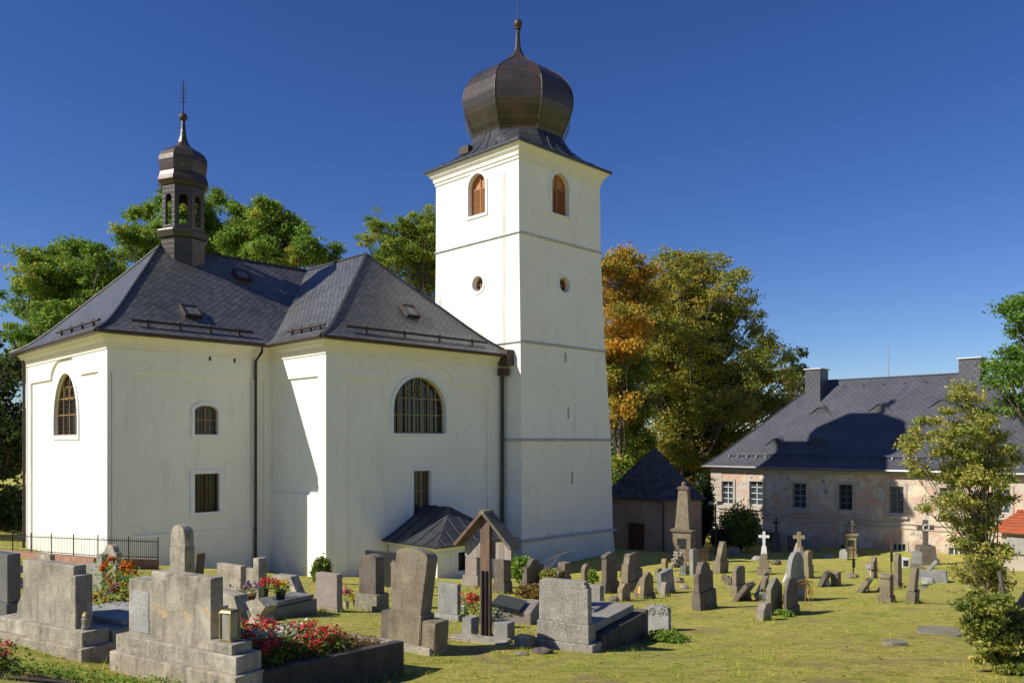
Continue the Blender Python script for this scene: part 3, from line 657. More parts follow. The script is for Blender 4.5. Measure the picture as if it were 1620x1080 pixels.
# --- roofs
def hip(mb, x0, x1, y0, y1, z0, z1, ra, rb, axis='u', prof=None, thick=.14):
    """hip roof over a rectangle; ridge along axis; ra/rb = hip run at the low/high end; concave foot"""
    prof = prof or [(0, 0), (.05, .022), (.1, .052), (.16, .098), (.24, .17), (.35, .285), (.5, .45), (.7, .665), (.85, .83), (1, 1)]
    if axis == 'v': x0, x1, y0, y1 = y0, y1, x0, x1
    hw = (y1 - y0) / 2; rings = []; sl = 0; pz = None; S = []
    for t, h in prof:
        z = z0 + (z1 - z0) * h
        if pz is not None: sl += math.hypot((t - pt_) * hw, z - pz)
        pz, pt_ = z, t; S.append(sl)
        r = [(x0 + ra * t, y0 + hw * t, z), (x1 - rb * t, y0 + hw * t, z), (x1 - rb * t, y1 - hw * t, z), (x0 + ra * t, y1 - hw * t, z)]
        if axis == 'v': r = [(b, a, c) for a, b, c in r]
        rings.append(r)
    for i in range(len(rings) - 1):
        a, b = rings[i], rings[i + 1]
        for k in range(4):
            j = (k + 1) % 4
            ax_ = 0 if (k % 2 == 0) == (axis == 'u') else 1
            mb.face([a[k], a[j], b[j], b[k]], uv=[(a[k][ax_], S[i]), (a[j][ax_], S[i]), (b[j][ax_], S[i + 1]), (b[k][ax_], S[i + 1])])
    lo = [(p[0], p[1], z0 - thick) for p in rings[0]]
    for k in range(4):
        j = (k + 1) % 4; mb.face([lo[k], lo[j], rings[0][j], rings[0][k]])
    mb.face(lo[::-1])
def hpz(t, z0, z1):
    P = [(0, 0), (.05, .022), (.1, .052), (.16, .098), (.24, .17), (.35, .285), (.5, .45), (.7, .665), (.85, .83), (1, 1)]
    for (a, b), (c, d) in zip(P, P[1:]):
        if t <= c: return z0 + (z1 - z0) * (b + (d - b) * (t - a) / (c - a))
    return z1
RZ = 10.3; OV = .62
r1 = MB(); hip(r1, -OV, 27 + OV, -OV, 12.6 + OV, EZ, RZ, 5.3, 5.3, 'u')
nave_roof = r1.build('nave_roof', 'church_slate', ch)
r2 = MB(); hip(r2, 7.76 - OV, 19.2 + OV, -5.02 - OV, 17.62 + OV, EZ + .004, RZ + .004, 5.7, 5.7, 'v')
trans_roof = r2.build('transept_roof', 'church_slate', ch)
# ridge and hip cappings
cp = MB()
def cap_line(fn, n=14, r=.07):
    cp.tube([fn(i / n) for i in range(n + 1)], r, 6)
hw1 = (12.6 + 2 * OV) / 2; hw2 = (11.44 + 2 * OV) / 2
cap_line(lambda t: (-OV + 5.3 * t, -OV + hw1 * t, hpz(t, EZ, RZ) + .02))
cap_line(lambda t: (-OV + 5.3 * t, 12.6 + OV - hw1 * t, hpz(t, EZ, RZ) + .02))
cap_line(lambda t: (7.76 - OV + hw2 * t, -5.02 - OV + 5.7 * t, hpz(t, EZ, RZ) + .02))
cap_line(lambda t: (19.2 + OV - hw2 * t, -5.02 - OV + 5.7 * t, hpz(t, EZ, RZ) + .02))
cp.tube([(4.7, 6.3, RZ + .02), (22.3, 6.3, RZ + .02)], .08, 6); cp.tube([(13.48, .06, RZ + .03), (13.48, 12.5, RZ + .03)], .08, 6)
cp.build('ridge_capping', 'slate_dark', ch)
# gutters along the eaves (half-round)
gt = MB()
for a, b in [((-OV, 12.9), (-OV - .05, -OV)), ((-OV, -OV - .05), (7.2, -OV - .05)), ((7.76 - OV - .05, -.7), (7.76 - OV - .05, -5.02 - OV)), ((7.76 - OV, -5.02 - OV - .05), (19.6, -5.02 - OV - .05))]:
    gt.tube([(a[0], a[1], EZ - .07), (b[0], b[1], EZ - .07)], .085, 8)
gt.build('gutter', 'gutter', ch)
# log snow guards with brackets
def logguard(p0, p1, up, out):
    g = MB(); g.tube([p0, p1], .065, 8)
    n = 4; d = Vector(p1) - Vector(p0)
    for i in range(n):
        c = Vector(p0) + d * ((i + .5) / n); g.box(c.x - .05, c.x + .05, c.y - .05, c.y + .05, c.z - .22, c.z + .1)
        g.tube([c - d.normalized() * .05, c + d.normalized() * .05], .08, 8)
    g.build('snow_guard', 'gutter', ch)
tt = .13; zz = hpz(tt, EZ, RZ) + .22
logguard((-OV + 5.3 * tt, 1.2, zz), (-OV + 5.3 * tt, 7.4, zz), 0, 0)
logguard((1.1, -OV + hw1 * tt, zz), (6.9, -OV + hw1 * tt, zz), 0, 0)
logguard((7.76 - OV + hw2 * tt, -4.6, zz), (7.76 - OV + hw2 * tt, -1.2, zz), 0, 0)
logguard((8.9, -5.02 - OV + 5.7 * tt, zz), (18.0, -5.02 - OV + 5.7 * tt, zz), 0, 0)
# skylights
def skylight(u, v, dirn, t, hw, run):
    du = 1 if dirn == 'u' else 0
    z = hpz(t, EZ, RZ); s = (hpz(t + .05, EZ, RZ) - hpz(t - .05, EZ, RZ)) / (.1 * run); an = math.atan(s)
    if dirn == 'v': mt = Matrix.Translation((u, v, z)) @ Matrix.Rotation(an, 4, 'X')
    else: mt = Matrix.Translation((u, v, z)) @ Matrix.Rotation(R(-90), 4, 'Z') @ Matrix.Rotation(an, 4, 'X')
    b = MB(); 
    for x0, x1, y0, y1 in ((-.42, -.34, -.45, .45), (.34, .42, -.45, .45), (-.34, .34, -.45, -.37), (-.34, .34, .37, .45)): b.box(x0, x1, y0, y1, -.05, .2, mat=mt)
    k = b.build('skylight', 'gutter', ch)
    g = MB(); g.box(-.35, .35, -.38, .38, .1, .15, mat=mt); g.build('pane', 'polished_grey', k, local=False)
skylight(4.35, -OV + hw1 * .33, 'v', .33, 0, hw1); skylight(8.6, -OV + hw1 * .80, 'v', .8, 0, hw1)
skylight(13.9, -5.02 - OV + 5.7 * .42, 'v', .42, 0, 5.7)
# downpipes
dp = MB(); ux = ray_v(402, 700, 0)[0]
dp.tube([(ux + .1, -OV - .02, EZ - .12), (ux + .1, -OV + .02, EZ - .4), (ux, -.16, EZ - .85), (ux, -.14, -9)], .075, 8)
for z in (3, .5, -2, -4.4): dp.tube([(ux, -.14, z), (ux, -.14, z + .08)], .095, 8)
dp.build('downpipe', 'gutter', ch)
dp = MB(); dp.tube([(-.14, 12.45, EZ - .2), (-.14, 12.45, -7)], .07, 8); dp.build('downpipe', 'gutter', ch)
dp = MB(); ux = 18.86
dp.tube([(ux, -5.2, EZ - .9), (ux, -5.2, -9)], .095, 8); dp.build('downpipe', 'pipe_green', ch)
dp = MB(); dp.box(18.58, 19.12, -5.85, -5.1, 4.15, 5.0); dp.box(18.62, 19.0, -5.6, -5.08, 3.6, 4.0); dp.build('rainwater_hopper', 'gutter', ch)

# ---- lantern turret on the nave ridge
LU, LV = 5.95, 6.3
ln = MB()
def ngon_ring(r, k, n=8): a = 2 * math.pi * k / n; return (LU + r * math.cos(a), LV + r * math.sin(a))
ln.lathe(LU, LV, [(1.17, 9.0), (1.17, 10.95)], 8, 0)
lantern = ln.build('lantern_turret', 'copper', ch)
lb = MB(); lb.lathe(LU, LV, [(1.24, 10.75), (1.30, 10.8), (1.35, 11.0), (1.38, 11.12), (1.35, 11.2), (1.2, 11.24), (0.2, 11.26)], 8, 0); lb.build('lower_cornice', 'copper', lantern, local=False)
lw = MB()
for r_, flip in ((1.12, 0), (.98, 1)):
    for k in range(8):
        p0 = Vector(ngon_ring(r_, k)); p1 = Vector(ngon_ring(r_, k + 1)); L = (p1 - p0).length; d = (p1 - p0) / L
        nrm = Vector((d.y, -d.x)); inward = -nrm if nrm.dot(p0 - Vector((LU, LV))) > 0 else nrm
        fm = lambda a, z, dd, p0=p0, d=d, w=inward: (p0.x + d.x * a + w.x * dd, p0.y + d.y * a + w.y * dd, z)
        hw_ = .21; ho = arch(L / 2 - hw_, L / 2 + hw_, 11.45, 13.1, hw_)
        wface(lw, fm, [(0, 11.2), (L, 11.2), (L, 13.75), (0, 13.75)], [ho])
        if not flip: reveal(lw, fm, ho, 0, .14)
lw.build('lantern_wall', 'copper', lantern, local=False)
lb = MB(); lb.lathe(LU, LV, [(1.16, 13.55), (1.2, 13.6), (1.30, 13.75), (1.36, 13.82), (1.34, 13.95), (1.28, 14.1), (1.22, 14.3), (1.27, 14.6), (1.31, 14.9), (1.28, 15.15), (1.14, 15.4), (.92, 15.58), (.66, 15.72), (.42, 15.88), (.27, 16.1), (.18, 16.4), (.13, 16.8), (.10, 17.2), (.09, 17.35)], 8, 0)
lb.build('onion_dome', 'copper', lantern, local=False)
lb = MB(); lb.blob((LU, LV, 17.5), (.22, .22, .23), 12, 8); fin = lb.build('finial_ball', 'gutter', lantern, local=False)
lb = MB(); lb.tube([(LU, LV, 17.6), (LU, LV, 19.5)], [.035, .02], 6)
for z, w_ in ((18.55, .2), (18.95, .15)):
    lb.tube([(LU - w_ * S2, LV + w_ * S2, z), (LU + w_ * S2, LV - w_ * S2, z)], .022, 5)
for z in (18.3, 18.75, 19.2):
    for s in (-1, 1): lb.tube([(LU, LV, z - .1), (LU - s * .11, LV + s * .11, z), (LU, LV, z + .1)], .014, 4)
lb.build('cross', 'iron', lantern, local=False)

# ---- tower
TS = [(16.35, (19.17, 26.23, -6.16, .90)), (11.45, (19.17, 26.28, -6.20, .92)), (5.45, (19.15, 26.55, -6.32, 1.0)), (0.05, (19.1, 26.95, -6.46, 1.1)), (-5.45, (19.05, 27.05, -6.52, 1.2)), (-10, (19.0, 27.3, -6.9, 1.3))]
def lerp(a, b, t): return a + (b - a) * t
def trect(z):
    for (za, ra_), (zb, rb_) in zip(TS, TS[1:]):
        if z >= zb - 1e-6: t = (za - z) / (za - zb); return tuple(lerp(p, q_, t) for p, q_ in zip(ra_, rb_))
    return TS[-1][1]
TL = lambda v, z, d: (trect(z)[0] + d, v, z)
TR = lambda u, z, d: (u, trect(z)[2] + d, z)
tw = MB(); tb = MB(); tf = MB()
def pv(px, py): return ray_u(px, py, 19.17)
def pu(px, py): return ray_v(px, py, -6.2)
v0, za = pv(768.5, 336); v1, _ = pv(741.5, 336); _, zb = pv(755, 275)
belL = (min(v0, v1), max(v0, v1), za, zb, abs(v1 - v0) / 2)
u0, za2 = pu(875.5, 338); u1, _ = pu(897.5, 338); _, zb2 = pu(886, 277); belR = (u0, u1, za, zb, abs(v1 - v0) / 2)
wv, wz = pv(756, 449); wu, wz2 = pu(892, 452)
slits = []
for px, ya, yb in ((895, 558, 573), (898, 643, 662), (902.5, 746, 765)):
    a, zt = ray_v(px, ya, -6.35); _, zl = ray_v(px, yb, -6.35); slits.append((a - .09, a + .09, zl, zt, 0))
belR = ((u0 + u1) / 2 - (belL[1] - belL[0]) / 2, (u0 + u1) / 2 + (belL[1] - belL[0]) / 2, za, zb, belL[4])
for i in range(5):
    zt, rt = TS[i]; zl, rl = TS[i + 1]; m = tb if i == 3 else (tf if i == 4 else tw)
    hl, hr = [], []
    if i == 0: hl = [arch(*belL[:4], belL[4])]; hr = [arch(*belR[:4], belR[4])]
    if i == 1: hl = [circ(wv, wz, .45)]; hr = [circ(wu, wz, .45)]
    if i == 2: hr = [arch(*slits[0]), arch(*slits[1])]
    if i == 3: hr = [arch(*slits[2])]
    e = 1e-4
    wface(m, lambda v, z, d: (lerp(rl[0], rt[0], (z - zl) / (zt - zl)) + d, v, z), [(rl[2], zl), (rl[3], zl), (rt[3], zt), (rt[2], zt)], hl)
    wface(m, lambda u, z, d: (u, lerp(rl[2], rt[2], (z - zl) / (zt - zl)) + d, z), [(rl[0], zl), (rl[1], zl), (rt[1], zt), (rt[0], zt)], hr)
    for h in hl: reveal(m, TL, h, 0, .5)
    for h in hr: reveal(m, TR, h, 0, .5)
    m.face([(rl[1], rl[2], zl), (rl[1], rl[3], zl), (rt[1], rt[3], zt), (rt[1], rt[2], zt)])
    m.face([(rl[0], rl[3], zl), (rl[1], rl[3], zl), (rt[1], rt[3], zt), (rt[0], rt[3], zt)])
tower = tw.build('tower', 'white_plaster', ch); tb.build('tower_base', 'tower_base_plaster', ch); tf.build('tower_foot', 'white_plaster', ch)
def slit_back(s):
    g = MB(); wface(g, TR, arch(*s), [], .3); g.build('slit_window', 'dark_glass', ch)
for s in slits: slit_back(s)
for fm, b in ((TL, belL), (TR, belR)):
    w_, _ = window(ch, fm, *b, sur=.17, dep=.32, vb=(.5,), hb=(.66,), mat='louvre', glass='louvre', bw=.06)
    lv = MB(); n = 17
    for i in range(n):
        z = b[2] + .08 + (b[3] - b[4] - b[2] - .1) * i / n
        for s0, s1 in ((.06, .46), (.54, .94)):
            a = lerp(b[0], b[1], s0); c = lerp(b[0], b[1], s1)
            lv.face([fm(a, z, .24), fm(c, z, .24), fm(c, z + .10, .33), fm(a, z + .10, .33)])
    lv.build('louvres', 'louvre', w_, local=False)
    ks = MB(); c = (b[0] + b[1]) / 2; kp = [(c - .10, b[3] + .02), (c + .10, b[3] + .02), (c + .14, b[3] + .30), (c - .14, b[3] + .30)]
    wface(ks, fm, kp, [], -.07); reveal(ks, fm, kp, -.07, 0); ks.build('keystone', 'frame_white', w_, local=False)
for fm, a in ((TL, wv), (TR, wu)):
    mb = MB(); o_ = circ(a, wz, .62, 28); i_ = circ(a, wz, .45, 28)
    wface(mb, fm, o_, [i_], -.035); reveal(mb, fm, o_, -.035, 0); reveal(mb, fm, i_, -.035, .03); w_ = mb.build('window', 'frame_white', ch)
    g = MB(); wface(g, fm, circ(a, wz, .45, 28), [], .36); g.build('pane', 'dark_glass', w_, local=False)
    f = MB(); i2 = circ(a, wz, .37, 28); wface(f, fm, circ(a, wz, .45, 28), [i2], .29); reveal(f, fm, i2, .29, .36)
    for dx in (-.11, .11): wface(f, fm, [(a + dx - .02, wz - .36), (a + dx + .02, wz - .36), (a + dx + .02, wz + .36), (a + dx - .02, wz + .36)], [], .32)
    wface(f, fm, [(a - .36, wz - .02), (a + .36, wz - .02), (a + .36, wz + .02), (a - .36, wz + .02)], [], .325); f.build('frame', 'louvre', w_, local=False)
def rectring(z, e):
    a, b, c, d = trect(z); return [(a - e, c - e), (b + e, c - e), (b + e, d + e), (a - e, d + e)]
for z, e in ((11.45, .07), (5.45, .08), (0.05, .11), (-5.45, .20)):
    m = MB(); r0 = rectring(z, 0)
    mould(m, r0, [(-.05, z + .11), (e, z + .02), (e + .02, z - .02), (e, z - .05), (.01, z - .09), (-.05, z - .09)]); m.build('ledge', 'weathered_ledge', ch)
m = MB(); r0 = [(19.17, -6.16), (26.23, -6.16), (26.23, .9), (19.17, .9)]
mould(m, r0, [(0, 15.45), (.06, 15.47), (.06, 15.62), (.12, 15.66), (.14, 15.85), (.26, 15.98), (.34, 16.12), (.42, 16.18), (.43, 16.36)]); m.build('cornice', 'cornice', ch)
# skirt roof and onion dome
TU, TV = 22.7, -2.63; sk = MB(); rings = []; NS = 32
for i in range(8):
    s = i / 7; z = 16.38 + 1.75 * s ** 1.7; row = []
    for k in range(NS):
        th = 2 * math.pi * k / NS; rs = 4.08 / max(abs(math.cos(th)), abs(math.sin(th)))
        loc_ = ((th + math.pi / 8) % (math.pi / 4)) - math.pi / 8; ro = 2.8 * math.cos(math.pi / 8) / math.cos(loc_)
        r = rs * (1 - s) + ro * s if s < 1 else ro
        row.append((TU + r * math.cos(th), TV + r * math.sin(th), z))
    rings.append(row)
for i in range(7):
    for k in range(NS):
        j = (k + 1) % NS; a, b = rings[i], rings[i + 1]; sd_ = (k + 4) // 8 % 4
        ax_ = 1 if sd_ % 2 == 0 else 0
        sk.face([a[k], a[j], b[j], b[k]], uv=[(a[k][ax_], i * .45), (a[j][ax_], i * .45), (b[j][ax_], i * .45 + .45), (b[k][ax_], i * .45 + .45)])
lo = [(p[0], p[1], 16.26) for p in rings[0]]
for k in range(NS): j = (k + 1) % NS; sk.face([lo[k], lo[j], rings[0][j], rings[0][k]])
sk.face(lo[::-1]); sk.build('tower_roof', 'sheet_metal', ch)
ss = MB()
for k in range(-2, 3):                       # standing seams on the two near slopes
    for fx in (0, 1):
        pts = []
        for i in range(8 if abs(k) < 2 else 5):
            s = i / 7; z = 16.42 + 1.75 * s ** 1.7; tt_ = k * (1.15 * (1 - s) + .36 * s)
            off = 4.08 * (1 - s) + 2.8 * math.cos(math.pi / 8) * s
            pts.append((TU + tt_, TV - off, z) if fx == 0 else (TU - off, TV + tt_, z))
        ss.tube(pts, .025, 4)
ss.build('standing_seams', 'sheet_metal', ch)
PX = .0386
prof = [(74, 230), (76, 224), (80, 217), (84.5, 207), (89, 197), (92, 187), (93, 176), (92, 165), (89, 155), (84, 146), (77, 137.5), (68, 129.5), (57, 122), (45, 115.5), (34, 109), (25, 103), (17, 97), (11, 90), (6.5, 82), (4.6, 74), (3.7, 60), (3.2, 46)]
on = MB(); on.lathe(TU, TV, [(r * PX * .985, (HY - y) * PX) for r, y in prof], 8, math.pi / 8); dome = on.build('onion_dome', 'copper', ch)
for k in range(8):
    rb_ = MB(); a = math.pi / 8 + k * math.pi / 4; rb_.tube([(TU + (r * PX * .985) * math.cos(a), TV + (r * PX * .985) * math.sin(a), (HY - y) * PX) for r, y in prof[:18]], .035, 5); rb_.build('rib', 'gutter', dome, local=False)
fb_ = MB(); fb_.blob((TU, TV, (HY - 39) * PX), (.27, .27, .3), 14, 9); fb_.tube([(TU, TV, (HY - 47) * PX), (TU, TV, (HY - 45) * PX)], .2, 10); fb_.build('finial_ball', 'gutter', dome, local=False)
fb_ = MB(); fb_.tube([(TU, TV, (HY - 34) * PX), (TU, TV, (HY + 24) * PX)], [.04, .02], 6); zc = (HY + 12) * PX
fb_.tube([(TU - .35 * S2, TV + .35 * S2, zc), (TU + .35 * S2, TV - .35 * S2, zc)], .025, 5); fb_.build('cross', 'iron', dome, local=False)
hb_ = MB(); hb_.box(TU - 3.45, TU - 2.75, TV - .9 + 1.6, TV - .1 + 1.6, 16.9, 17.35); hb_.build('roof_hatch', 'gutter', ch)
# lightning conductor down the sunlit face with its clips
cb = MB(); vv = ray_u(799, 450, 19.17)[0]
for dv in (0, .09):
    pts = [(trect(z)[0] - .06, vv + dv + .02 * math.sin(z * 2), z) for z in np.arange(5.0, 15.4, .4)]; cb.tube(pts, .014, 4)
cb.build('lightning_conductor', 'cable', ch)
cb = MB(); cb.tube([(ray_v(176, 600, 0)[0], -.05, z) for z in np.arange(-5, 4, 1.)], .013, 4); cb.build('lightning_conductor', 'cable', ch)
# vents high on the nave side
for px, py in ((332, 567), (371, 570)):
    a, z = ray_v(px, py, 0); m = MB(); m.box(a - .05, a + .05, -.02, .05, z - .1, z + .1); m.build('vent', 'iron', ch)

# ---- low porch in the corner of transept and tower
PU0, PU1, PV0 = 11.3, 15.9, -8.7; PE = -4.8
pw = MB(); PLf = lambda v, z, d: (PU0 + d, v, z); PRf = lambda u, z, d: (u, PV0 + d, z)
a0, z0 = ray_v(724, 903, PV0); a1, _ = ray_v(738.5, 903, PV0); _, z1 = ray_v(731, 870, PV0); wp = (a0, a1, z0, z1, 0)
hp = arch(*wp); wface(pw, PRf, [(PU0, -9), (PU1, -9), (PU1, PE), (PU0, PE)], [hp]); reveal(pw, PRf, hp, 0, .3)
pw.face([(PU0, PV0, -9), (PU0, -5.02, -9), (PU0, -5.02, PE), (PU0, PV0, PE)]); pw.face([(PU1, PV0, -9), (PU1, -5.02, -9), (PU1, -5.02, PE), (PU1, PV0, PE)])
porch = pw.build('porch_wall', 'white_plaster', ch)
window(ch, PRf, *wp, sur=.13, dep=.2, vb=(.5,), hb=(.33, .66), mat='iron')
m = MB(); mould(m, [(PU0, PV0), (PU1, PV0), (PU1, -5.1), (PU0, -5.1)], [(0, PE - .42), (.05, PE - .4), (.05, PE - .25), (.14, PE - .1), (.2, PE)]); m.build('porch_cornice', 'cornice', ch)
pr = MB(); hip(pr, PU0 - .45, PU1 + .35, PV0 - .4, -5.02 + 4.5, PE, PE + 1.55, 2.1, 2.1, 'v', [(0, 0), (.08, .04), (.2, .14), (.4, .34), (.7, .66), (1, 1)], .06)
pr.v = [(x, min(y, -5.0), z) for x, y, z in pr.v]
pr.build('porch_roof', 'sheet_metal', ch)
ps = MB(); cu = (PU0 + PU1 - .1) / 2; hwp = (PU1 - PU0 + .8) / 2
PPR = [(0, 0), (.08, .04), (.2, .14), (.4, .34), (.7, .66), (1, 1)]
for vq in (-8.2, -7.4, -6.6, -5.8, -5.15):
    lim = 1.0 if vq > PV0 - .4 + 2.1 else (vq - (PV0 - .4)) / 2.1
    for s in (0, 1):
        ps.tube([((PU0 - .45 + hwp * t) if s == 0 else (PU1 + .35 - hwp * t), vq, PE + 1.55 * h + .03) for t, h in PPR if t <= lim + .05], .02, 4)
for k in range(-3, 4):
    x = cu + k * .68; lim = 1 - abs(x - cu) / hwp
    pts = [(x, PV0 - .4 + 2.1 * t, PE + 1.55 * h + .03) for t, h in PPR if t <= lim + .02]
    if len(pts) > 1: ps.tube(pts, .02, 4)
ps.build('standing_seams', 'sheet_metal', ch)

# ================= THE MANOR HOUSE =================
HU, HV0, HV1 = 44.75, -2.75, -25.8; HE = -1.98
ho = thing('manor_house', 'old two storey house with peeling pink plaster and big dark hipped roof', 'house', (44.8, -14, -7.5))
HF = lambda v, z, d: (HU + d, v, z)
hw_ = MB(); wins = []
def hp_(pxa, pxb, ya, yb):
    a, zt = ray_u(pxa, ya, HU); b, _ = ray_u(pxb, ya, HU); c, zl = ray_u((pxa + pxb) / 2, yb, HU); _, zt = ray_u((pxa + pxb) / 2, ya, HU); return (min(a, b), max(a, b), zl, zt, 0)
upper = [hp_(1142, 1160, 761, 797), hp_(1186, 1207, 761, 799), hp_(1254, 1276, 764, 803), hp_(1327, 1349, 766, 806), hp_(1407, 1430, 769, 811), hp_(1487, 1510, 771, 813), hp_(1574, 1598, 773, 812)]
lower = [hp_(1246, 1262, 847, 864), hp_(1330, 1352, 862, 872), hp_(1411, 1433, 859, 883), hp_(1501, 1524, 866, 889)]
holes = [arch(*q_) for q_ in upper + lower]
wface(hw_, HF, [(HV1, -10), (HV0, -10), (HV0, HE + .1), (HV1, HE + .1)], holes)
for h in holes: reveal(hw_, HF, h, 0, .28)
for a, b in (((HU, HV0), (60.3, HV0)), ((60.3, HV0), (60.3, HV1)), ((60.3, HV1), (HU, HV1))): hw_.face([(*a, -10), (*b, -10), (*b, HE + .1), (*a, HE + .1)])
hw_.build('wall', 'peeling_plaster', ho)
for i, q_ in enumerate(upper):
    w_, _ = window(ho, HF, *q_, sur=.2, dep=.2, vb=(.5,), hb=(.25, .5, .75), bw=.07, mat='weathered_ledge' if i in (0, 1, 5, 6) else 'grey_board', trim='house_trim', glass='house_glass', proud=.07)
    s = MB(); s.box(HU - .2, HU, q_[0] - .3, q_[1] + .3, q_[2] - .36, q_[2] - .2); s.build('sill', 'house_trim', w_, local=False)
    if i in (3, 4):
        g = MB(); W_ = q_[1] - q_[0]; Hh = q_[3] - q_[2]; n = 9
        for k in range(n):                                     # diamond grille
            for s_ in (0, 1):
                za_ = q_[2] + Hh * k / n; pts = [(q_[0] + W_ * j / 4, za_ + Hh / n * (1 if (j + s_) % 2 else 0)) for j in range(5)]
                g.tube([HF(x, z, .08) for x, z in pts], .018, 4, cap=False)
        g.build('grille', 'pale_stone' if i == 4 else 'iron', w_, local=False)
for i, q_ in enumerate(lower): window(ho, HF, *q_, sur=.18, dep=.18, vb=(.33, .66), hb=(.5,), bw=.05, mat='frame_white' if i > 1 else 'iron', trim='house_trim', glass='house_glass', proud=.05)
m = MB(); HO = [(HU, HV1), (60.3, HV1), (60.3, HV0), (HU, HV0)]
def band(z, e, h): mould(m, HO, [(0, z), (-e if False else e, z + .03), (e, z + h), (0, z + h + .05)])
band(-5.95, .07, .12); band(-5.62, .10, .1)
m.build('string_course', 'house_trim', ho)
m = MB(); mould(m, HO, [(0, HE - .42), (.08, HE - .38), (.08, HE - .2), (.22, HE - .08), (.3, HE + .02)]); m.build('cornice', 'house_trim', ho)
m = MB()
for k in range(9):
    z = -7.4 + k * .62; m.box(HU - .05, HU + .02, HV0 - .95, HV0 + .04, z, z + .55)
m.build('corner_quoins', 'house_trim', ho)
for px in (1219, 1298, 1381, 1457, 1540):
    vq = ray_u(px, 800, HU)[0]; m = MB(); m.box(HU - .035, HU, vq - .32, vq + .32, -5.5, HE - .4); m.build('pilaster_strip', 'peeling_plaster', ho)
HP = [(0, 0), (.06, .045), (.15, .125), (.3, .275), (.6, .585), (1, 1)]
m = MB(); hip(m, HU - .5, 60.8, HV1 - .5, HV0 + .5, HE, 4.9, 5.9, 5.9, 'v', HP, .16); m.build('roof', 'house_slate', ho)
RS = 6.88 / 8.27
def hz(u):
    t = (u - (HU - .5)) / 8.275
    for (a, b), (c, d) in zip(HP, HP[1:]):
        if t <= c: return HE + 6.88 * (b + (d - b) * (t - a) / (c - a))
    return 4.9
m = MB(); m.tube([(HU - .58, HV0 + .5, HE - .05), (HU - .58, HV1 - .5, HE - .05)], .09, 8); m.build('gutter', 'polished_grey', ho)
m = MB(); us = HU + .45; m.tube([(us, HV0 - 1.2, hz(us) + .28), (us, HV1 + 1, hz(us) + .28)], .045, 6)
for k in range(30):
    v = HV0 - 1.3 - k * .78; m.face([(us - .1, v - .07, hz(us) + .02), (us - .1, v + .07, hz(us) + .02), (us + .02, v + .05, hz(us) + .34), (us + .02, v - .05, hz(us) + .34)]); m.tube([(us - .02, v, hz(us) + .3), (us + .25, v, hz(us + .25))], .02, 4)
m.build('snow_guard', 'slate_dark', ho)
m = MB(); rv0, rv1 = HV0 + .5 - 5.9, HV1 - .5 + 5.9; m.tube([(HU - .5 + 8.275, rv0, 4.93), (HU - .5 + 8.275, rv1, 4.93)], .07, 6)
for k in range(8): v = rv0 + (rv1 - rv0) * (k + .5) / 8; m.box(HU + 7.0, HU + 7.2, v - .05, v + .05, hz(HU + 7) + .0, hz(HU + 7.) + .18)
for a, b in (((HU - .5, HV0 + .5), rv0), ((HU - .5, HV1 - .5), rv1)): m.tube([(lerp(a[0], HU + 7.775, t), lerp(a[1], b, t), HE + 6.88 * h + .03) for t, h in HP], .06, 6)
m.build('ridge_capping', 'slate_dark', ho)
def dormer(px, py, sc=1.0):
    # intersect the view ray with the roof slope
    best = None
    for u in np.arange(HU, HU + 8, .02):
        v, z = ray_u(px, py, u)
        if z <= hz(u): best = (u, v, z); break
    if not best: return
    u, v, _ = best; n = 16; fr, bk, ft = [], [], []
    for i in range(n + 1):
        a = -1 + 2 * i / n; h = .52 * sc * (.5 + .5 * math.cos(math.pi * a)) ; vv_ = v + a * .95 * sc
        zr = hz(u); fr.append((u, vv_, zr + h)); du = h / (RS - .28); bk.append((u + du, vv_, zr + h + .28 * du + .004)); ft.append((u - .0, vv_, zr))
    m = MB()
    for i in range(n): m.face([fr[i], fr[i + 1], bk[i + 1], bk[i]], uv=[(fr[i][1], 0), (fr[i + 1][1], 0), (fr[i + 1][1], 1), (fr[i][1], 1)]); m.face([(x - .06, y, z) for x, y, z in (fr[i], fr[i + 1])] + [fr[i + 1], fr[i]])
    d_ = m.build('eyebrow_dormer', 'house_slate', ho)
    m = MB()
    for i in range(n): m.face([ft[i], ft[i + 1], (fr[i + 1][0] + .02, fr[i + 1][1], fr[i + 1][2] - .02), (fr[i][0] + .02, fr[i][1], fr[i][2] - .02)])
    m.build('opening', 'slate_dark', d_, local=False)
for px, py in ((1297, 655), (1392, 650), (1490, 644), (1227, 704), (1293, 704), (1432, 703)): dormer(px, py)
def chimney(px0, px1, pyt, u, w_):
    v, zt = ray_u((px0 + px1) / 2, pyt, u); m = MB(); m.box(u - .75, u + .75, v - w_, v + w_, hz(min(u, HU + 7.5)) - 1.2, zt); c = m.build('chimney', 'house_slate', ho)
    m = MB(); m.box(u - .85, u + .85, v - w_ - .1, v + w_ + .1, zt, zt + .08); m.build('chimney_cap', 'white_board', c, local=False)
chimney(1276, 1308, 585, HU + 6.4, .62); chimney(1521, 1556, 568, HU + 7.7, .7)
v_, z_ = ray_u(1406, 545, HU + 7.775); m = MB(); m.tube([(HU + 7.775, v_, 4.8), (HU + 7.775, v_, z_)], [.035, .015], 5); m.build('lightning_rod', 'cable', ho)

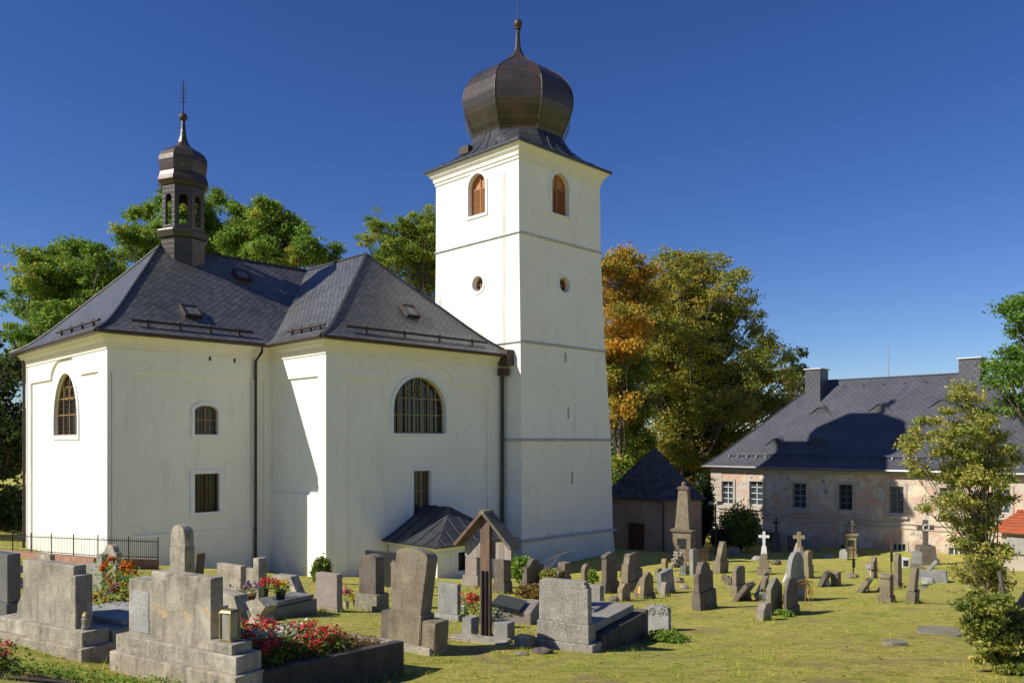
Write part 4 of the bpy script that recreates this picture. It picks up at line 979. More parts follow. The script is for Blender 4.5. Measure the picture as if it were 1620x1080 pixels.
# ================= MORTUARY CHAPEL =================
cu0, cv1 = 33.0, 0
cx_, cy_ = (1050 - CX) / F * 53, 53.0; CUu, CVv = inv_f(cx_, cy_)
cl_v, _ = ray_u(958, 790, CUu)
cpx = thing('small_chapel', 'small chapel with stained pink walls and steep mossy pyramid roof between tower and house', 'chapel', (CUu + 2.5, (CVv + cl_v) / 2, -7.4))
ez = -(790 - HY) / F * 53
ft_ = [(CUu, cl_v), (CUu, CVv), (CUu + 1.1, CVv - 1.0), (CUu + 3.0, CVv - 1.0), (CUu + 4.4, CVv + .4), (CUu + 4.6, cl_v)]
CF = lambda v, z, d: (CUu + d, v, z)
dr = hp_q = None
a, zt = ray_u(992, 826, CUu); b, _ = ray_u(1019, 826, CUu); door = (min(a, b), max(a, b), -9, zt, 0)
m = MB(); dh = arch(*door); wface(m, CF, [(CVv, -9.5), (cl_v, -9.5), (cl_v, ez), (CVv, ez)], [[(p_[0], max(p_[1], -9.4)) for p_ in dh]]); reveal(m, CF, dh, 0, .25)
for i in range(1, 6):
    p0, p1 = ft_[i], ft_[(i + 1) % 6]; m.face([(*p0, -9.5), (*p1, -9.5), (*p1, ez), (*p0, ez)])
m.build('wall', 'chapel_wall', cpx)
m = MB(); wface(m, CF, dh, [], .22)
for i in range(1, 5):
    x = lerp(door[0], door[1], i / 5); wface(m, CF, [(x - .012, -9), (x + .012, -9), (x + .012, zt), (x - .012, zt)], [], .205)
dd = m.build('door', 'door_wood', cpx); m = MB(); m.tube([CF(door[0] + .2, -6.6, .12), CF(door[0] + .2, -6.4, .12)], .03, 6); m.build('handle', 'iron', dd, local=False)
cc_ = (sum(p_[0] for p_ in ft_) / 6, sum(p_[1] for p_ in ft_) / 6)
ap = (CUu + 2.9, ray_u(1036, 706, CUu + 2.9)[0], ray_u(1036, 706, CUu + 2.9)[1]); m = MB()
o1 = [(cc_[0] + (x - cc_[0]) * 1.12, cc_[1] + (y - cc_[1]) * 1.12) for x, y in ft_]
for i in range(6):
    j = (i + 1) % 6; prev = None
    for t, h in ((0, 0), (.12, .09), (.3, .27), (1, 1)):
        a_ = (lerp(o1[i][0], ap[0], t), lerp(o1[i][1], ap[1], t), lerp(ez, ap[2], h)); b_ = (lerp(o1[j][0], ap[0], t), lerp(o1[j][1], ap[1], t), lerp(ez, ap[2], h))
        if prev:
            L = math.dist(prev[0], prev[1]); L2 = math.dist(a_, b_); sl = prev[2] + math.dist(((prev[0][0] + prev[1][0]) / 2, (prev[0][1] + prev[1][1]) / 2, prev[0][2]), ((a_[0] + b_[0]) / 2, (a_[1] + b_[1]) / 2, a_[2]))
            if t < 1: m.face([prev[0], prev[1], b_, a_], uv=[(-L / 2, prev[2]), (L / 2, prev[2]), (L2 / 2, sl), (-L2 / 2, sl)])
            else: m.face([prev[0], prev[1], a_], uv=[(-L / 2, prev[2]), (L / 2, prev[2]), (0, sl)])
            prev = (a_, b_, sl)
        else: prev = (a_, b_, 0)
m.face([(x, y, ez - .1) for x, y in o1]); 
for i in range(6): j = (i + 1) % 6; m.face([(*o1[i], ez - .1), (*o1[j], ez - .1), (*o1[j], ez), (*o1[i], ez)])
m.build('roof', 'chapel_slate', cpx)
m = MB(); m.tube([(CUu - .1, CVv - .05, ez - .2), (CUu - .1, CVv - .05, -8.5)], .06, 6); m.build('downpipe', 'iron', cpx)

# ================= TILED GATE ROOF at the right edge =================
gx, gy = (1600 - CX) / F * 40, 40.0
gz = G(gx + 1, gy); GU, GV = inv_f(gx, gy)
gate = thing('gatehouse', 'low pale gatehouse with red clay tile roof at the right edge', 'building', (GU, GV, gz))
def gpt(px, py, d): x = (px - CX) / F * d; return inv_f(x, d) + ((HY - py) / F * d,)
m = MB(); ea = gpt(1563, 838, 40); rz_ = (HY - 808) / F * 41; 
gu0, gv0 = ea[0], ea[1]; gze = ea[2]; GW = 3.2
m.face([(gu0, gv0, gze), (gu0, gv0 - 9, gze), (gu0 + GW / 2, gv0 - 9, rz_), (gu0 + GW / 2, gv0 - .9, rz_)], uv=[(0, 0), (9, 0), (9, 2), (.9, 2)])
m.face([(gu0 + GW, gv0, gze), (gu0 + GW, gv0 - 9, gze), (gu0 + GW / 2, gv0 - 9, rz_), (gu0 + GW / 2, gv0 - .9, rz_)], uv=[(0, 0), (9, 0), (9, 2), (.9, 2)])
m.face([(gu0, gv0, gze), (gu0 + GW, gv0, gze), (gu0 + GW / 2, gv0 - .9, rz_)], uv=[(0, 0), (3, 0), (1.5, 2)])
m.face([(gu0, gv0, gze - .08), (gu0 + GW, gv0, gze - .08), (gu0 + GW, gv0 - 9, gze - .08), (gu0, gv0 - 9, gze - .08)])
m.face([(gu0, gv0, gze - .08), (gu0, gv0 - 9, gze - .08), (gu0, gv0 - 9, gze), (gu0, gv0, gze)]); m.face([(gu0, gv0, gze - .08), (gu0 + GW, gv0, gze - .08), (gu0 + GW, gv0, gze), (gu0, gv0, gze)])
for k in range(30):
    m.tube([(gu0 + GW / 2, gv0 - .9 - k * .27, rz_ + .03), (gu0 + GW / 2, gv0 - .9 - k * .27 - .25, rz_ + .06)], .1, 6)
for r_ in range(1, 7):
    t = r_ / 7; m.tube([(gu0 + GW / 2 * t - .02, gv0 - .9 * t, lerp(gze, rz_, t) + .015), (gu0 + GW / 2 * t - .02, gv0 - 9, lerp(gze, rz_, t) + .015)], .03, 4)
m.build('tile_roof', 'red_tile', gate)
m = MB(); m.box(gu0 + .4, gu0 + GW - .4, gv0 - 9, gv0 - .5, -9, gze + .05); m.build('wall', 'house_trim', gate)
for (a, b) in ((gv0 - 1.7, gv0 - .75), (gv0 - 3.2, gv0 - 2.1)):
    m = MB(); m.box(gu0 + .28, gu0 + .36, a, b, gze - 1.1, gze - .3); m.build('notice_board', 'pale_stone', gate)
m = MB(); m.box(gu0 + .3, gu0 + .39, gv0 - 3.4, gv0 - 2.2, gz + .05, gze - 1.45); m.build('gate_opening', 'slate_dark', gate)

# ================= GRAVEYARD =================
def topprof(kind, w, h, tp=1.0):
    """front outline of a headstone, x from -w/2 to w/2, z from 0 to h"""
    a = w / 2; b = a * tp; n = 10; P = [(-a, 0), (a, 0)]
    if kind == 'flat': P += [(b, h), (-b, h)]
    elif kind == 'round': P += [(b * math.cos(math.pi * i / n), h - b + b * math.sin(math.pi * i / n)) for i in range(n + 1)]
    elif kind == 'seg': r = min(.16 * w + .02, h * .3); P += [(b * math.cos(math.pi * i / n), h - r + r * math.sin(math.pi * i / n)) for i in range(n + 1)]
    elif kind == 'gable': P += [(b, h - .32 * w), (0, h), (-b, h - .32 * w)]
    elif kind == 'chamfer': P += [(b, h - .3 * w), (b * .55, h), (-b * .55, h), (-b, h - .3 * w)]
    elif kind == 'shoulder':
        c = b * .68; s = h - c * .8 - .03; P += [(b, s - .03), (b * .98, s)] + [(c * math.cos(math.pi * i / n), s + .0 + (h - s) * math.sin(math.pi * i / n)) for i in range(n + 1)] + [(-b * .98, s), (-b, s - .03)]
    elif kind == 'ogee':
        s = h - .24 * w; P += [(b, s), (b * .80, s)] + [(b * .68, s + .02), (b * .52, s + .3 * (h - s)), (b * .38, s + .72 * (h - s)), (b * .2, h - .01), (0, h), (-b * .2, h - .01), (-b * .38, s + .72 * (h - s)), (-b * .52, s + .3 * (h - s)), (-b * .68, s + .02)] + [(-b * .80, s), (-b, s)]
    elif kind == 'step': P += [(b, h - .09), (b * .93, h - .09), (b * .93, h - .045), (b * .86, h - .045), (b * .86, h), (-b * .86, h), (-b * .86, h - .03), (-b, h - .03)]
    elif kind == 'rough':
        rr = random.Random(int(w * 1e4)); P += [(b * (1 - .2 * rr.random()), h * .8), (b * .6, h * (.9 + .1 * rr.random())), (b * .1, h), (-b * .4, h * (.85 + .12 * rr.random())), (-b * (1 - .15 * rr.random()), h * .72)]
    elif kind == 'cap': P = [(-a * .86, 0), (a * .86, 0), (b * .86, h * .80), (b, h * .82), (b, h * .88), (0, h), (-b, h * .88), (-b, h * .82), (-b * .86, h * .80)]
    elif kind == 'slant': P += [(b, h * .72), (b * .5, h), (-b, h * .9)]
    elif kind == 'notch': P += [(b, h), (b * .35, h), (b * .35, h * .72), (-b, h * .72)]
    return P
def phidir(phi): p = R(phi); return (math.cos(p), -math.sin(p)), (-math.sin(p), -math.cos(p))
def gs(label, x, y, wf, h, ws, phi, mat, top='flat', tiers=(), tilt=(0, 0), group='old headstones on the grass', taper=1.0, panel=None, sink=.12, name='gravestone', cat='gravestone', bevel=.014, base_mat=None, jit=0, at=None, tmax=.6):
    X, Y, Z = at or hit(x, y); k = X / Y; (rx, ry), (nx, ny) = phidir(phi)
    m = Y / F; w = wf * m / max(.35, abs(rx - k * ry)); t = min(tmax, max(.07, ws * m / max(.35, abs(nx - k * ny)))); H = h * m
    if phi < -40: w *= .95; t *= .85
    X -= nx * t / 2; Y -= ny * t / 2
    FEET.append((X, Y, w / 2 + (tiers[0][1] * m if tiers else 0), t / 2 + (tiers[0][1] * m * .8 if tiers else 0), phi))
    root = thing(name, label, cat, loc=(X, Y, G(X, Y)), group=group); root.rotation_euler = (R(tilt[0]), R(tilt[1]), -R(phi))
    z = -sink; hb = 0
    for i, (hp, gx) in enumerate(tiers):
        g = gx * m; b = MB(); z1 = hb + hp * m; b.box(-w / 2 - g, w / 2 + g, -t / 2 - g * .8, t / 2 + g * .8, z, z1, top=(-w / 2 - g + .01, w / 2 + g - .01, -t / 2 - g * .8 + .01, t / 2 + g * .8 - .01))
        b.build('plinth', base_mat or mat, root, bevel=.012, jitter=jit); z = z1; hb = z1
    b = MB(); P = topprof(top, w, H - hb, taper)
    if not tiers: P = [(px_, (-sink if pz == 0 else pz)) for px_, pz in P]
    b.prism([(px_, pz + hb) for px_, pz in P], -t / 2, t / 2)
    s = b.build('headstone', mat, root, bevel=min(bevel, t * .2), jitter=jit)
    if panel:
        pm, x0, x1, z0, z1 = panel; q_ = MB(); q_.box(x0 * w, x1 * w, -t / 2 - .012, -t / 2 + .01, z0 * H, z1 * H); q_.build('inscription_panel', pm, root)
    return root
# --- catalogue of the headstones: label, px, py(base), front px, height px, side px, facing, stone, top ...
A_, B_ = 31, -52
FEET = []
g1_ = 'headstones left of the transept'
gs('dark blue-grey polished headstone cut by the left edge of the picture', -14, 992, 50, 120, 22, A_, 'polished_grey', 'flat', [(44, 5)], group=g1_)
gs('small plain grey headstone just in front of the brick fence wall', 69, 903, 20, 27, 8, A_, 'concrete', 'flat', group=g1_)
gs('low grey headstone with taller right half behind the marigolds', 147, 935, 28, 60, 11, A_, 'grey_granite', 'notch', group=g1_)
gs('grey cross-shaped headstone with stepped shoulders in front of the iron pickets', 173, 915, 22, 55, 9, A_, 'concrete', 'shoulder', [(26, 10)], group=g1_)
gs('tall round-headed grey headstone in front of the white nave wall', 281, 925, 22, 97, 15, A_, 'concrete', 'round', [(62, 1.5)], group=g1_, bevel=.02)
gs('short dark headstone leaning in the shade right behind the tall round-headed one', 304, 915, 8, 42, 14, A_, 'dark_sandstone', 'flat', (), (0, 9), group=g1_, taper=.8)
gs('broad rectangular headstone with orange lichen left of the flower pots', 361, 958, 38, 66, 9, A_, 'concrete_stained', 'flat', (), (0, 1), group=g1_)
gs('grey headstone with a tall narrow block on its right end', 399, 945, 28, 46, 9, A_, 'concrete', 'flat', group=g1_)
gs('pale rectangular headstone beside the little white and pink bouquet', 516, 966, 34, 60, 9, A_, 'pink_stone', 'flat', [(7, 1.5)], group=g1_)
gs('dark arched granite headstone standing on a rough stone block base', 581, 966, 27, 90, 14, A_, 'dark_sandstone', 'seg', [(29, 6)], group=g1_, base_mat='mossy_stone', taper=.98)
gs('slim sandstone headstone with stepped foot between dark granite and leaning slab', 622, 943, 9, 58, 8, A_, 'sandstone', 'cap', [(15, 3)], group=g1_)
gs('light grey granite headstone between the big leaning slab and the wooden cross', 708, 980, 31, 58, 6, A_, 'blue_grey', 'flat', [(10, 5)], group=g1_)
gs('red-brown round-headed headstone partly hidden behind the wooden cross', 745, 928, 18, 50, 12, A_, 'pink_stone', 'seg', [(20, 4)], group=g1_)
gs('dark rough headstone behind the right arm of the wooden cross', 789, 938, 16, 56, 12, A_, 'dark_sandstone', 'seg', [(18, 2)], group=g1_)
gs('headstone patched with white lichen standing just behind the grey granite one', 925, 990, 48, 66, 7, A_, 'grey_granite', 'flat', group=g1_)
# dark polished family wall
gs('long low black polished family grave wall in front of the transept', 603, 928, 52, 56, 5, A_, 'polished_dark', 'flat', group=g1_, at=None)
gr = 'old headstones on the right lawn'
gs('headstone with curved ogee top and dark plate left of the dry grass tuft', 847, 927, 28, 44, 9, B_, 'dark_sandstone', 'ogee', [(8, 4)], group=gr, panel=('polished_dark', .1, .38, .35, .62))
gs('short slab tipped against its square neighbour behind the granite tomb', 880, 925, 13, 30, 12, B_, 'sandstone', 'flat', (), (28, 0), group=gr)
gs('square sandstone block headstone with a split base behind the granite tomb', 897, 925, 10, 36, 13, B_, 'sandstone', 'flat', [(14, 2)], (3, 0), group=gr)
gs('small round-topped headstone behind the fern below the tower', 931, 921, 13, 30, 7, B_, 'sandstone', 'round', group=gr)
gs('tall headstone with projecting arched cap just right of the tower corner', 968, 938, 22, 66, 9, B_, 'dark_sandstone', 'cap', [(18, 1.5)], (0, 1), group=gr, taper=1.0)
gs('thin black polished slab leaning behind the tall arched-cap headstone', 987, 912, 4, 34, 6, B_, 'polished_dark', 'flat', (), (12, 0), group=gr)
gs('arched headstone in shade behind the broken stepped pedestal', 1006, 922, 16, 49, 5, B_, 'dark_sandstone', 'seg', [(22, 3)], group=gr)
gs('stepped broken sandstone pedestal narrowing to a small block on top', 998, 935, 12, 60, 10, B_, 'sandstone', 'cap', [(16, 6), (28, 2)], (2, 0), group=gr, taper=.7)
gs('squat brown boulder headstone at the foot of the stepped pedestal', 991, 950, 14, 28, 9, B_, 'ochre_stone', 'rough', group=gr, jit=.012)
gs('headstone with low gabled top beside the yellow grave candle', 1026, 947, 17, 45, 8, B_, 'sandstone', 'gable', [(8, 3)], (2, 0), group=gr, taper=.84)
gs('thin slab leaning to the right against the gabled headstone', 1010, 938, 6, 28, 7, B_, 'sandstone', 'flat', (), (26, 0), group=gr)
gs('dark framed headstone with pale inscription field tilted backwards', 1059, 938, 20, 36, 9, B_, 'blue_grey', 'flat', (), (-4, -6), group=gr, panel=('pale_stone', -.35, .35, .4, .85))
gs('little pointed stone standing before the tilted framed headstone', 1054, 943, 5, 23, 8, B_, 'pink_stone', 'gable', [(3, 2)], (2, 0), group=gr, taper=.7)
gs('small ochre lichen-covered headstone with rounded head near the rubble cairn', 1055, 903, 5, 20, 8, B_, 'ochre_stone', 'round', group=gr)
gs('small grey block left of the ochre lichened headstone', 1044, 910, 7, 11, 6, B_, 'sandstone', 'flat', group=gr)
gs('low black block on a pale foot before the iron railings', 1088, 909, 7, 15, 10, B_, 'polished_grey', 'flat', [(4, 2)], group=gr)
gs('pale blue-grey slab leaning slightly beside the rusty railings', 1100, 909, 7, 41, 7, B_, 'blue_grey', 'flat', (), (-2, 3), group=gr)
gs('large dark headstone with stepped round shoulders in the middle of the right lawn', 1119, 962, 24, 74, 10, B_, 'dark_sandstone', 'shoulder', [(28, 4)], (-2, -1), group=gr)
gs('broken obelisk stump on a sandstone block at the edge of the tower shadow', 1143, 906, 12, 50, 9, B_, 'sandstone', 'chamfer', [(20, 3)], (4, 3), group=gr, taper=.55)
gs('headstone with carved rosette at its right edge behind a fallen slab', 1172, 940, 15, 46, 8, B_, 'sandstone', 'seg', [(16, 3)], group=gr)
gs('fallen slab propped up at forty degrees beside the small stacked stone', 1170, 950, 14, 36, 8, B_, 'dark_sandstone', 'flat', (), (36, 0), group=gr)
gs('black polished slab leaning hard to the right on its pale support', 1199, 944, 9, 44, 4, B_, 'polished_dark', 'seg', (), (24, 0), group=gr)
gs('tapered sandstone support behind the leaning black slab', 1211, 948, 6, 38, 9, B_, 'sandstone', 'slant', (), (6, 0), group=gr)
gs('pinkish weathered stub stone in front of the mossy gabled headstone', 1213, 981, 13, 29, 13, B_, 'pink_stone', 'rough', (), (4, 2), group=gr, jit=.01)
gs('gabled headstone with thick white lichen crust on its left slope', 1229, 972, 19, 60, 10, B_, 'mossy_stone', 'gable', [(9, 1.5)], group=gr)
gs('round-topped dark headstone wrapped by bent rusty stems', 1254, 972, 20, 60, 6, B_, 'dark_sandstone', 'round', [(12, 3)], group=gr)
gs('tall bluish round-headed headstone behind the stem-wrapped one', 1262, 949, 25, 77, 9, B_, 'blue_grey', 'round', [(34, 2)], group=gr, taper=.92)
gs('slim ochre-topped pillar headstone right of the tall bluish one', 1282, 914, 8, 44, 8, B_, 'ochre_stone', 'seg', [(20, 2)], group=gr)
gs('thin white slab leaning behind the mossy gabled headstone', 1241, 922, 3, 24, 4, B_, 'white_stone', 'flat', (), (22, 0), group=gr)
gs('leaning slab beside the little carved stone figure', 1302, 928, 9, 27, 8, B_, 'dark_sandstone', 'flat', (), (24, 0), group=gr)
gs('short sandstone column with moulded cap standing alone on the lawn', 1328, 927, 8, 24, 13, B_, 'sandstone', 'cap', [(4, 1.5)], group=gr, taper=1.0)
gs('leaning slab left of the flowering grave with rubble at its foot', 1365, 937, 10, 26, 9, B_, 'sandstone', 'flat', (), (30, 0), group=gr)
gs('narrow upright slab behind the white vase with red flowers', 1386, 914, 6, 34, 8, B_, 'sandstone', 'round', group=gr)
gs('low broken grey stone left of the narrow upright slab', 1375, 905, 12, 16, 8, A_, 'pale_stone', 'notch', group=gr)
gs('thin slab leaning on the big square sandstone pedestal', 1394, 933, 6, 29, 6, B_, 'sandstone', 'flat', (), (30, 0), group=gr)
gs('big square sandstone pedestal with moulded cap and foot', 1411, 952, 10, 46, 20, B_, 'sandstone', 'cap', [(10, 3)], group=gr, taper=1.0, tmax=1)
gs('tall two-part pillar headstone behind the square pedestal', 1424, 929, 9, 53, 9, B_, 'sandstone', 'chamfer', [(6, 2)], group=gr)
gs('rough tall slab leaning out of a broken ragged foot', 1447, 953, 10, 57, 10, B_, 'sandstone', 'round', [(20, 4)], (5, 0), group=gr, jit=.008)
gs('shield-shaped blue-grey plaque stone before the tall dark cross', 1451, 900, 16, 29, 4, 20, 'blue_grey', 'seg', [(9, 2)], group=gr, panel=('pale_stone', -.12, .12, .72, .86), base_mat='sandstone')
gs('grey slab fallen back against a block on the open lawn', 1468, 905, 8, 27, 7, B_, 'blue_grey', 'flat', (), (38, 0), group=gr)
gs('white framed small headstone with dark plate left of the shield-shaped plaque', 1433, 898, 12, 16, 4, 20, 'white_stone', 'flat', group=gr, panel=('polished_dark', -.34, .34, .2, .8))
gs('pale oval-plate stone at the foot of the statue pedestal', 1334, 885, 13, 16, 4, A_, 'pale_stone', 'chamfer', group=gr)
gs('grey foot stone under the branches of the slender young tree', 1533, 905, 14, 14, 6, A_, 'blue_grey', 'flat', [(7, 3)], group=gr)
# fallen block pair near the slab
X, Y, Z = hit(1482, 921)
b = MB(); b.box(-.42, .42, -.25, .25, -.1, .32); o = b.build('stone_block', 'blue_grey', bevel=.02, jitter=.015); o.location = (X, Y + .2, Z); o.rotation_euler = (R(4), R(-6), R(-30)); tag(o, 'grey rectangular block lying beside the fallen grey slab', 'stone block')
def rock(label, px, py, w, h, mat='rubble', seed=0, cat='rock', name='rock'):
    X, Y, Z = hit(px, py); m = Y / F; rr = random.Random(seed + px); b = MB(); b.blob((0, 0, h * m * .3), (w * m / 2, w * m / 2.4, h * m * .7), 9, 6, jit=.22, rnd=rr)
    o = b.build(name, mat, bevel=.01, merge=True); o.location = (X, Y + w * m * .2, Z); return tag(o, label, cat, 'loose stones on the grass')
rock('low pair of rounded stones under the fallen grey slab', 1471, 922, 22, 8, 'pale_stone', 1)
rock('dark flat boulder right of the tilted framed headstone', 1074, 921, 16, 8, 'sandstone', 2)
rock('reddish flat stone on the lawn behind the mossy-topped block', 1083, 931, 16, 6, 'pink_stone', 3)
rock('brown boulder resting upon a darker block near the broken obelisk', 1147, 917, 12, 9, 'dark_sandstone', 4)
rock('dark squared rock below the brown boulder near the broken obelisk', 1154, 925, 16, 14, 'dark_sandstone', 5)
rock('mossy white boulder at the foot of the leaning black slab', 1206, 950, 24, 14, 'mossy_stone', 6)
rock('dark flat stone lying alone before the granite tomb', 858, 1033, 36, 7, 'dark_sandstone', 7)
rock('small flat stone left of the dark lying one', 826, 1036, 22, 4, 'sandstone', 8)
rock('dark lump of stone left of the squat brown boulder headstone', 972, 951, 18, 8, 'dark_sandstone', 9)
rock('low stone in the grass near the oval-plate stone', 1312, 882, 24, 5, 'pale_stone', 10)
rock('small mound stone round the foot of the iron cross', 1350, 914, 22, 7, 'sandstone', 11)
rock('pale stone half sunk in the grass before the left fence wall', 22, 905, 26, 12, 'pale_stone', 12)
rock('dark earthy stone beside the left fence wall', 28, 930, 20, 18, 'rubble', 13)
rock('grey stones lying before the white marble cross', 1199, 886, 20, 7, 'pale_stone', 14)
rock('dark slab fragment right of the marble cross pedestal', 1229, 893, 16, 8, 'dark_sandstone', 15)
for i, (px, py, w_) in enumerate([(1425, 1022, 40), (1500, 1004, 90), (1455, 930, 34)]):
    X, Y, Z = hit(px, py); b = MB(); m = Y / F; rr = random.Random(i); n = 9
    P = [(w_ * m / 2 * math.cos(2 * math.pi * k / n) * rr.uniform(.8, 1.1), w_ * m / 2.6 * math.sin(2 * math.pi * k / n) * rr.uniform(.8, 1.1) + .2) for k in range(n)]
    for k in range(n): b.face([(*P[k], -.1), (*P[(k + 1) % n], -.1), (*P[(k + 1) % n], .035), (*P[k], .035)])
    b.face([(*p, .035) for p in P]); o = b.build('flat_stone', 'mossy_stone', bevel=.008); o.location = (X, Y, Z); tag(o, ('small flat stone sunk in the lawn left of the long ledger', 'long weathered ledger stone sunk in the grass before the young tree', 'grey flat stone in the grass right of the ragged-footed slab')[i], 'flat stone', 'stones sunk level with the grass')
# stacked little figures
def stack(label, px, py, w, h, mat='pale_stone', name='carved_stone', cat='stone ornament'):
    X, Y, Z = hit(px, py); m = Y / F; b = MB(); z = 0; n = 4
    b.lathe(0, 0, [(w * m * .5, -.05), (w * m * .52, h * m * .12), (w * m * .40, h * m * .22), (w * m * .46, h * m * .35), (w * m * .3, h * m * .5), (w * m * .36, h * m * .6), (w * m * .22, h * m * .74), (w * m * .25, h * m * .86), (w * m * .1, h * m)], 9)
    o = b.build(name, mat, merge=True, jitter=.01, smooth=True); o.location = (X, Y + .1, Z); return tag(o, label, cat)
stack('little stepped stone finial in front of the propped fallen slab', 1184, 949, 14, 20, 'sandstone')
stack('little carved stone figure next to the leaning slab in mid lawn', 1310, 928, 11, 17)
stack('weathered finial fragment beside the leaning slab by the flowers', 1373, 935, 9, 14, 'sandstone')
# mossy-topped block G6
r6 = gs('low pale granite block with thick black and white moss along its top', 1038, 1000, 40, 42, 7, 24, 'pale_stone', 'seg', group='headstones near the granite tomb', taper=.96, jit=.004)
bb = [c for c in r6.children if c.name.startswith('headstone')][0].bound_box; rr = random.Random(5); cr = MB()
x0_, x1_ = min(c[0] for c in bb), max(c[0] for c in bb); z1_ = max(c[2] for c in bb); y0_, y1_ = min(c[1] for c in bb), max(c[1] for c in bb)
for i in range(70):
    f = rr.random(); x = lerp(x0_, x1_, f); top_ = z1_ - .11 * (2 * f - 1) ** 2
    cr.blob((x, rr.uniform(y0_, y1_), top_ + rr.uniform(-.06, .01)), (rr.uniform(.015, .035), rr.uniform(.015, .03), rr.uniform(.01, .02)), 6, 4, jit=.25, rnd=rr)
for i in range(26): cr.blob((lerp(x0_, x1_, rr.random()), y0_, z1_ - rr.uniform(.06, .16)), (rr.uniform(.01, .03), .008, rr.uniform(.01, .03)), 6, 4, jit=.25, rnd=rr)
cr.box(x0_ + .03, x1_ - .03, y0_ + .01, y1_ - .01, z1_ - .13, z1_ - .03)
cr.build('moss_crust', 'rubble', r6)

def frame_thing(name, label, cat, O, zb, ang, group=None):
    """root Empty at (x,y), children in local s (along the front, to the right) / t (back) / z world height"""
    o = bpy.data.objects.new(name, None); COL.objects.link(o); o.location = (O[0], O[1], zb); o.rotation_euler = (0, 0, -R(ang)); o['off'] = [0, 0, zb]
    return tag(o, label, cat, group)
def fpart(root, name, mat, boxes, bevel=.014, jit=0):
    b = MB()
    for q in boxes: b.box(*q[:6], top=q[6] if len(q) > 6 else None)
    return b.build(name, mat, root, bevel=bevel, jitter=jit)
# ---- G1 left family tomb
g1 = frame_thing('family_tomb', 'wide plain concrete tomb headstone with square right pilaster, at the far left front', 'tomb', (-5.945, 9.347), -2.5, 29.4)
fpart(g1, 'headstone', 'concrete', [(.36, 1.33, .04, .19, -2.05, -1.36)]); fpart(g1, 'pilaster', 'concrete', [(1.33, 1.425, .0, .2, -2.05, -1.457)])
b = MB(); b.prism([(.215, -2.05), (.36, -2.05), (.36, -1.76), (.30, -1.80), (.24, -1.88)], .05, .17); b.build('side_wing', 'concrete', g1, bevel=.01)
fpart(g1, 'plinth', 'concrete', [(0, 1.637, -.06, .25, -2.19, -2.03)]); fpart(g1, 'footing', 'concrete_stained', [(-.05, 1.72, -.12, .27, -2.9, -2.185)])
fpart(g1, 'ledger_slab', 'concrete', [(.25, 1.62, .30, 1.9, -2.6, -2.08)]); fpart(g1, 'cover_slab', 'pale_stone', [(.4, 1.5, .5, 1.7, -2.08, -2.02)])
# ---- G2 main tomb with flower bed
O2 = (-4.03, 8.2); A2 = 30.3
g2 = frame_thing('family_tomb', 'big stained concrete tomb with ochre patches, stepped right end and planted kerb', 'tomb', O2, -2.5, A2)
fpart(g2, 'headstone', 'concrete_stained', [(.472, 1.35, .05, .20, -1.99, -1.296)])
fpart(g2, 'side_wing', 'concrete', [(.08, .472, .07, .28, -1.99, -1.405)]); fpart(g2, 'wing_panel', 'pale_stone', [(.14, .41, .064, .075, -1.93, -1.52)], bevel=.003)
fpart(g2, 'plinth', 'concrete', [(0, 1.78, -.02, .28, -2.135, -1.965)]); fpart(g2, 'step_block', 'concrete', [(1.352, 1.70, 0.0, .24, -1.965, -1.87)])
fpart(g2, 'footing', 'concrete_stained', [(-.03, 1.83, -.07, .27, -3.0, -2.13)])
b = MB()
def kerb(b, s0, s1, t0, t1):
    za, zb_ = -2.13 - .08 * t0, -2.13 - .08 * t1
    bt = [(s0, t0, -3.2), (s1, t0, -3.2), (s1, t1, -3.2), (s0, t1, -3.2)]; tp = [(s0, t0, za), (s1, t0, za), (s1, t1, zb_), (s0, t1, zb_)]
    b.face(bt[::-1]); b.face(tp)
    for i in range(4): j = (i + 1) % 4; b.face([bt[i], bt[j], tp[j], tp[i]])
for q in ((1.72, 1.84, .25, 2.36), (0.0, .12, .27, 2.36), (.12, 1.72, 2.22, 2.36)):
    b = MB(); kerb(b, *q); b.build('kerb', 'dark_kerb' if q[0] > 1 else 'concrete', g2, bevel=.012)
b = MB(); b.face([(.12, .27, -2.19), (1.72, .27, -2.19), (1.72, 2.22, -2.35), (.12, 2.22, -2.35)]); b.build('soil', 'soil', g2)
def loc2(s, t, z, O=O2, a=A2):
    c, d = math.cos(R(a)), math.sin(R(a)); return (O[0] + s * c + t * d, O[1] - s * d + t * c, z)
def plant(name, label, cat, loc, foliage, blossoms=(), group=None):
    """foliage: (mat, pts, size); blossoms: list of (mat, pts, size, name)"""
    root = thing(name, label, cat, loc=loc, group=group); L = np.array(loc)
    leaves('foliage', np.array(foliage[1]) - L, foliage[2], foliage[0], root, up=.5)
    for mt, pts, sz, nm in blossoms: leaves(nm, np.array(pts) - L, sz, mt, root, up=.8, aspect=.9)
    return root
def cloud(c, r, n, rng=RNG, flat=False): q = rng.normal(size=(n, 3)) * np.array(r) * .5; return np.array(c) + q
def heads(cs, r, n, rng=RNG):   # each centre becomes a small dense blossom head
    return np.concatenate([np.array(c) + rng.normal(size=(n, 3)) * r for c in cs])
rg = np.random.default_rng(3)
def bed(s0, s1, t0, t1, n, h, zf=-.18):
    return [loc2(rg.uniform(s0, s1), t, -2.13 - .08 * t + zf + .10 + h * rg.uniform(.2, 1)) for t in rg.uniform(t0, t1, n)]
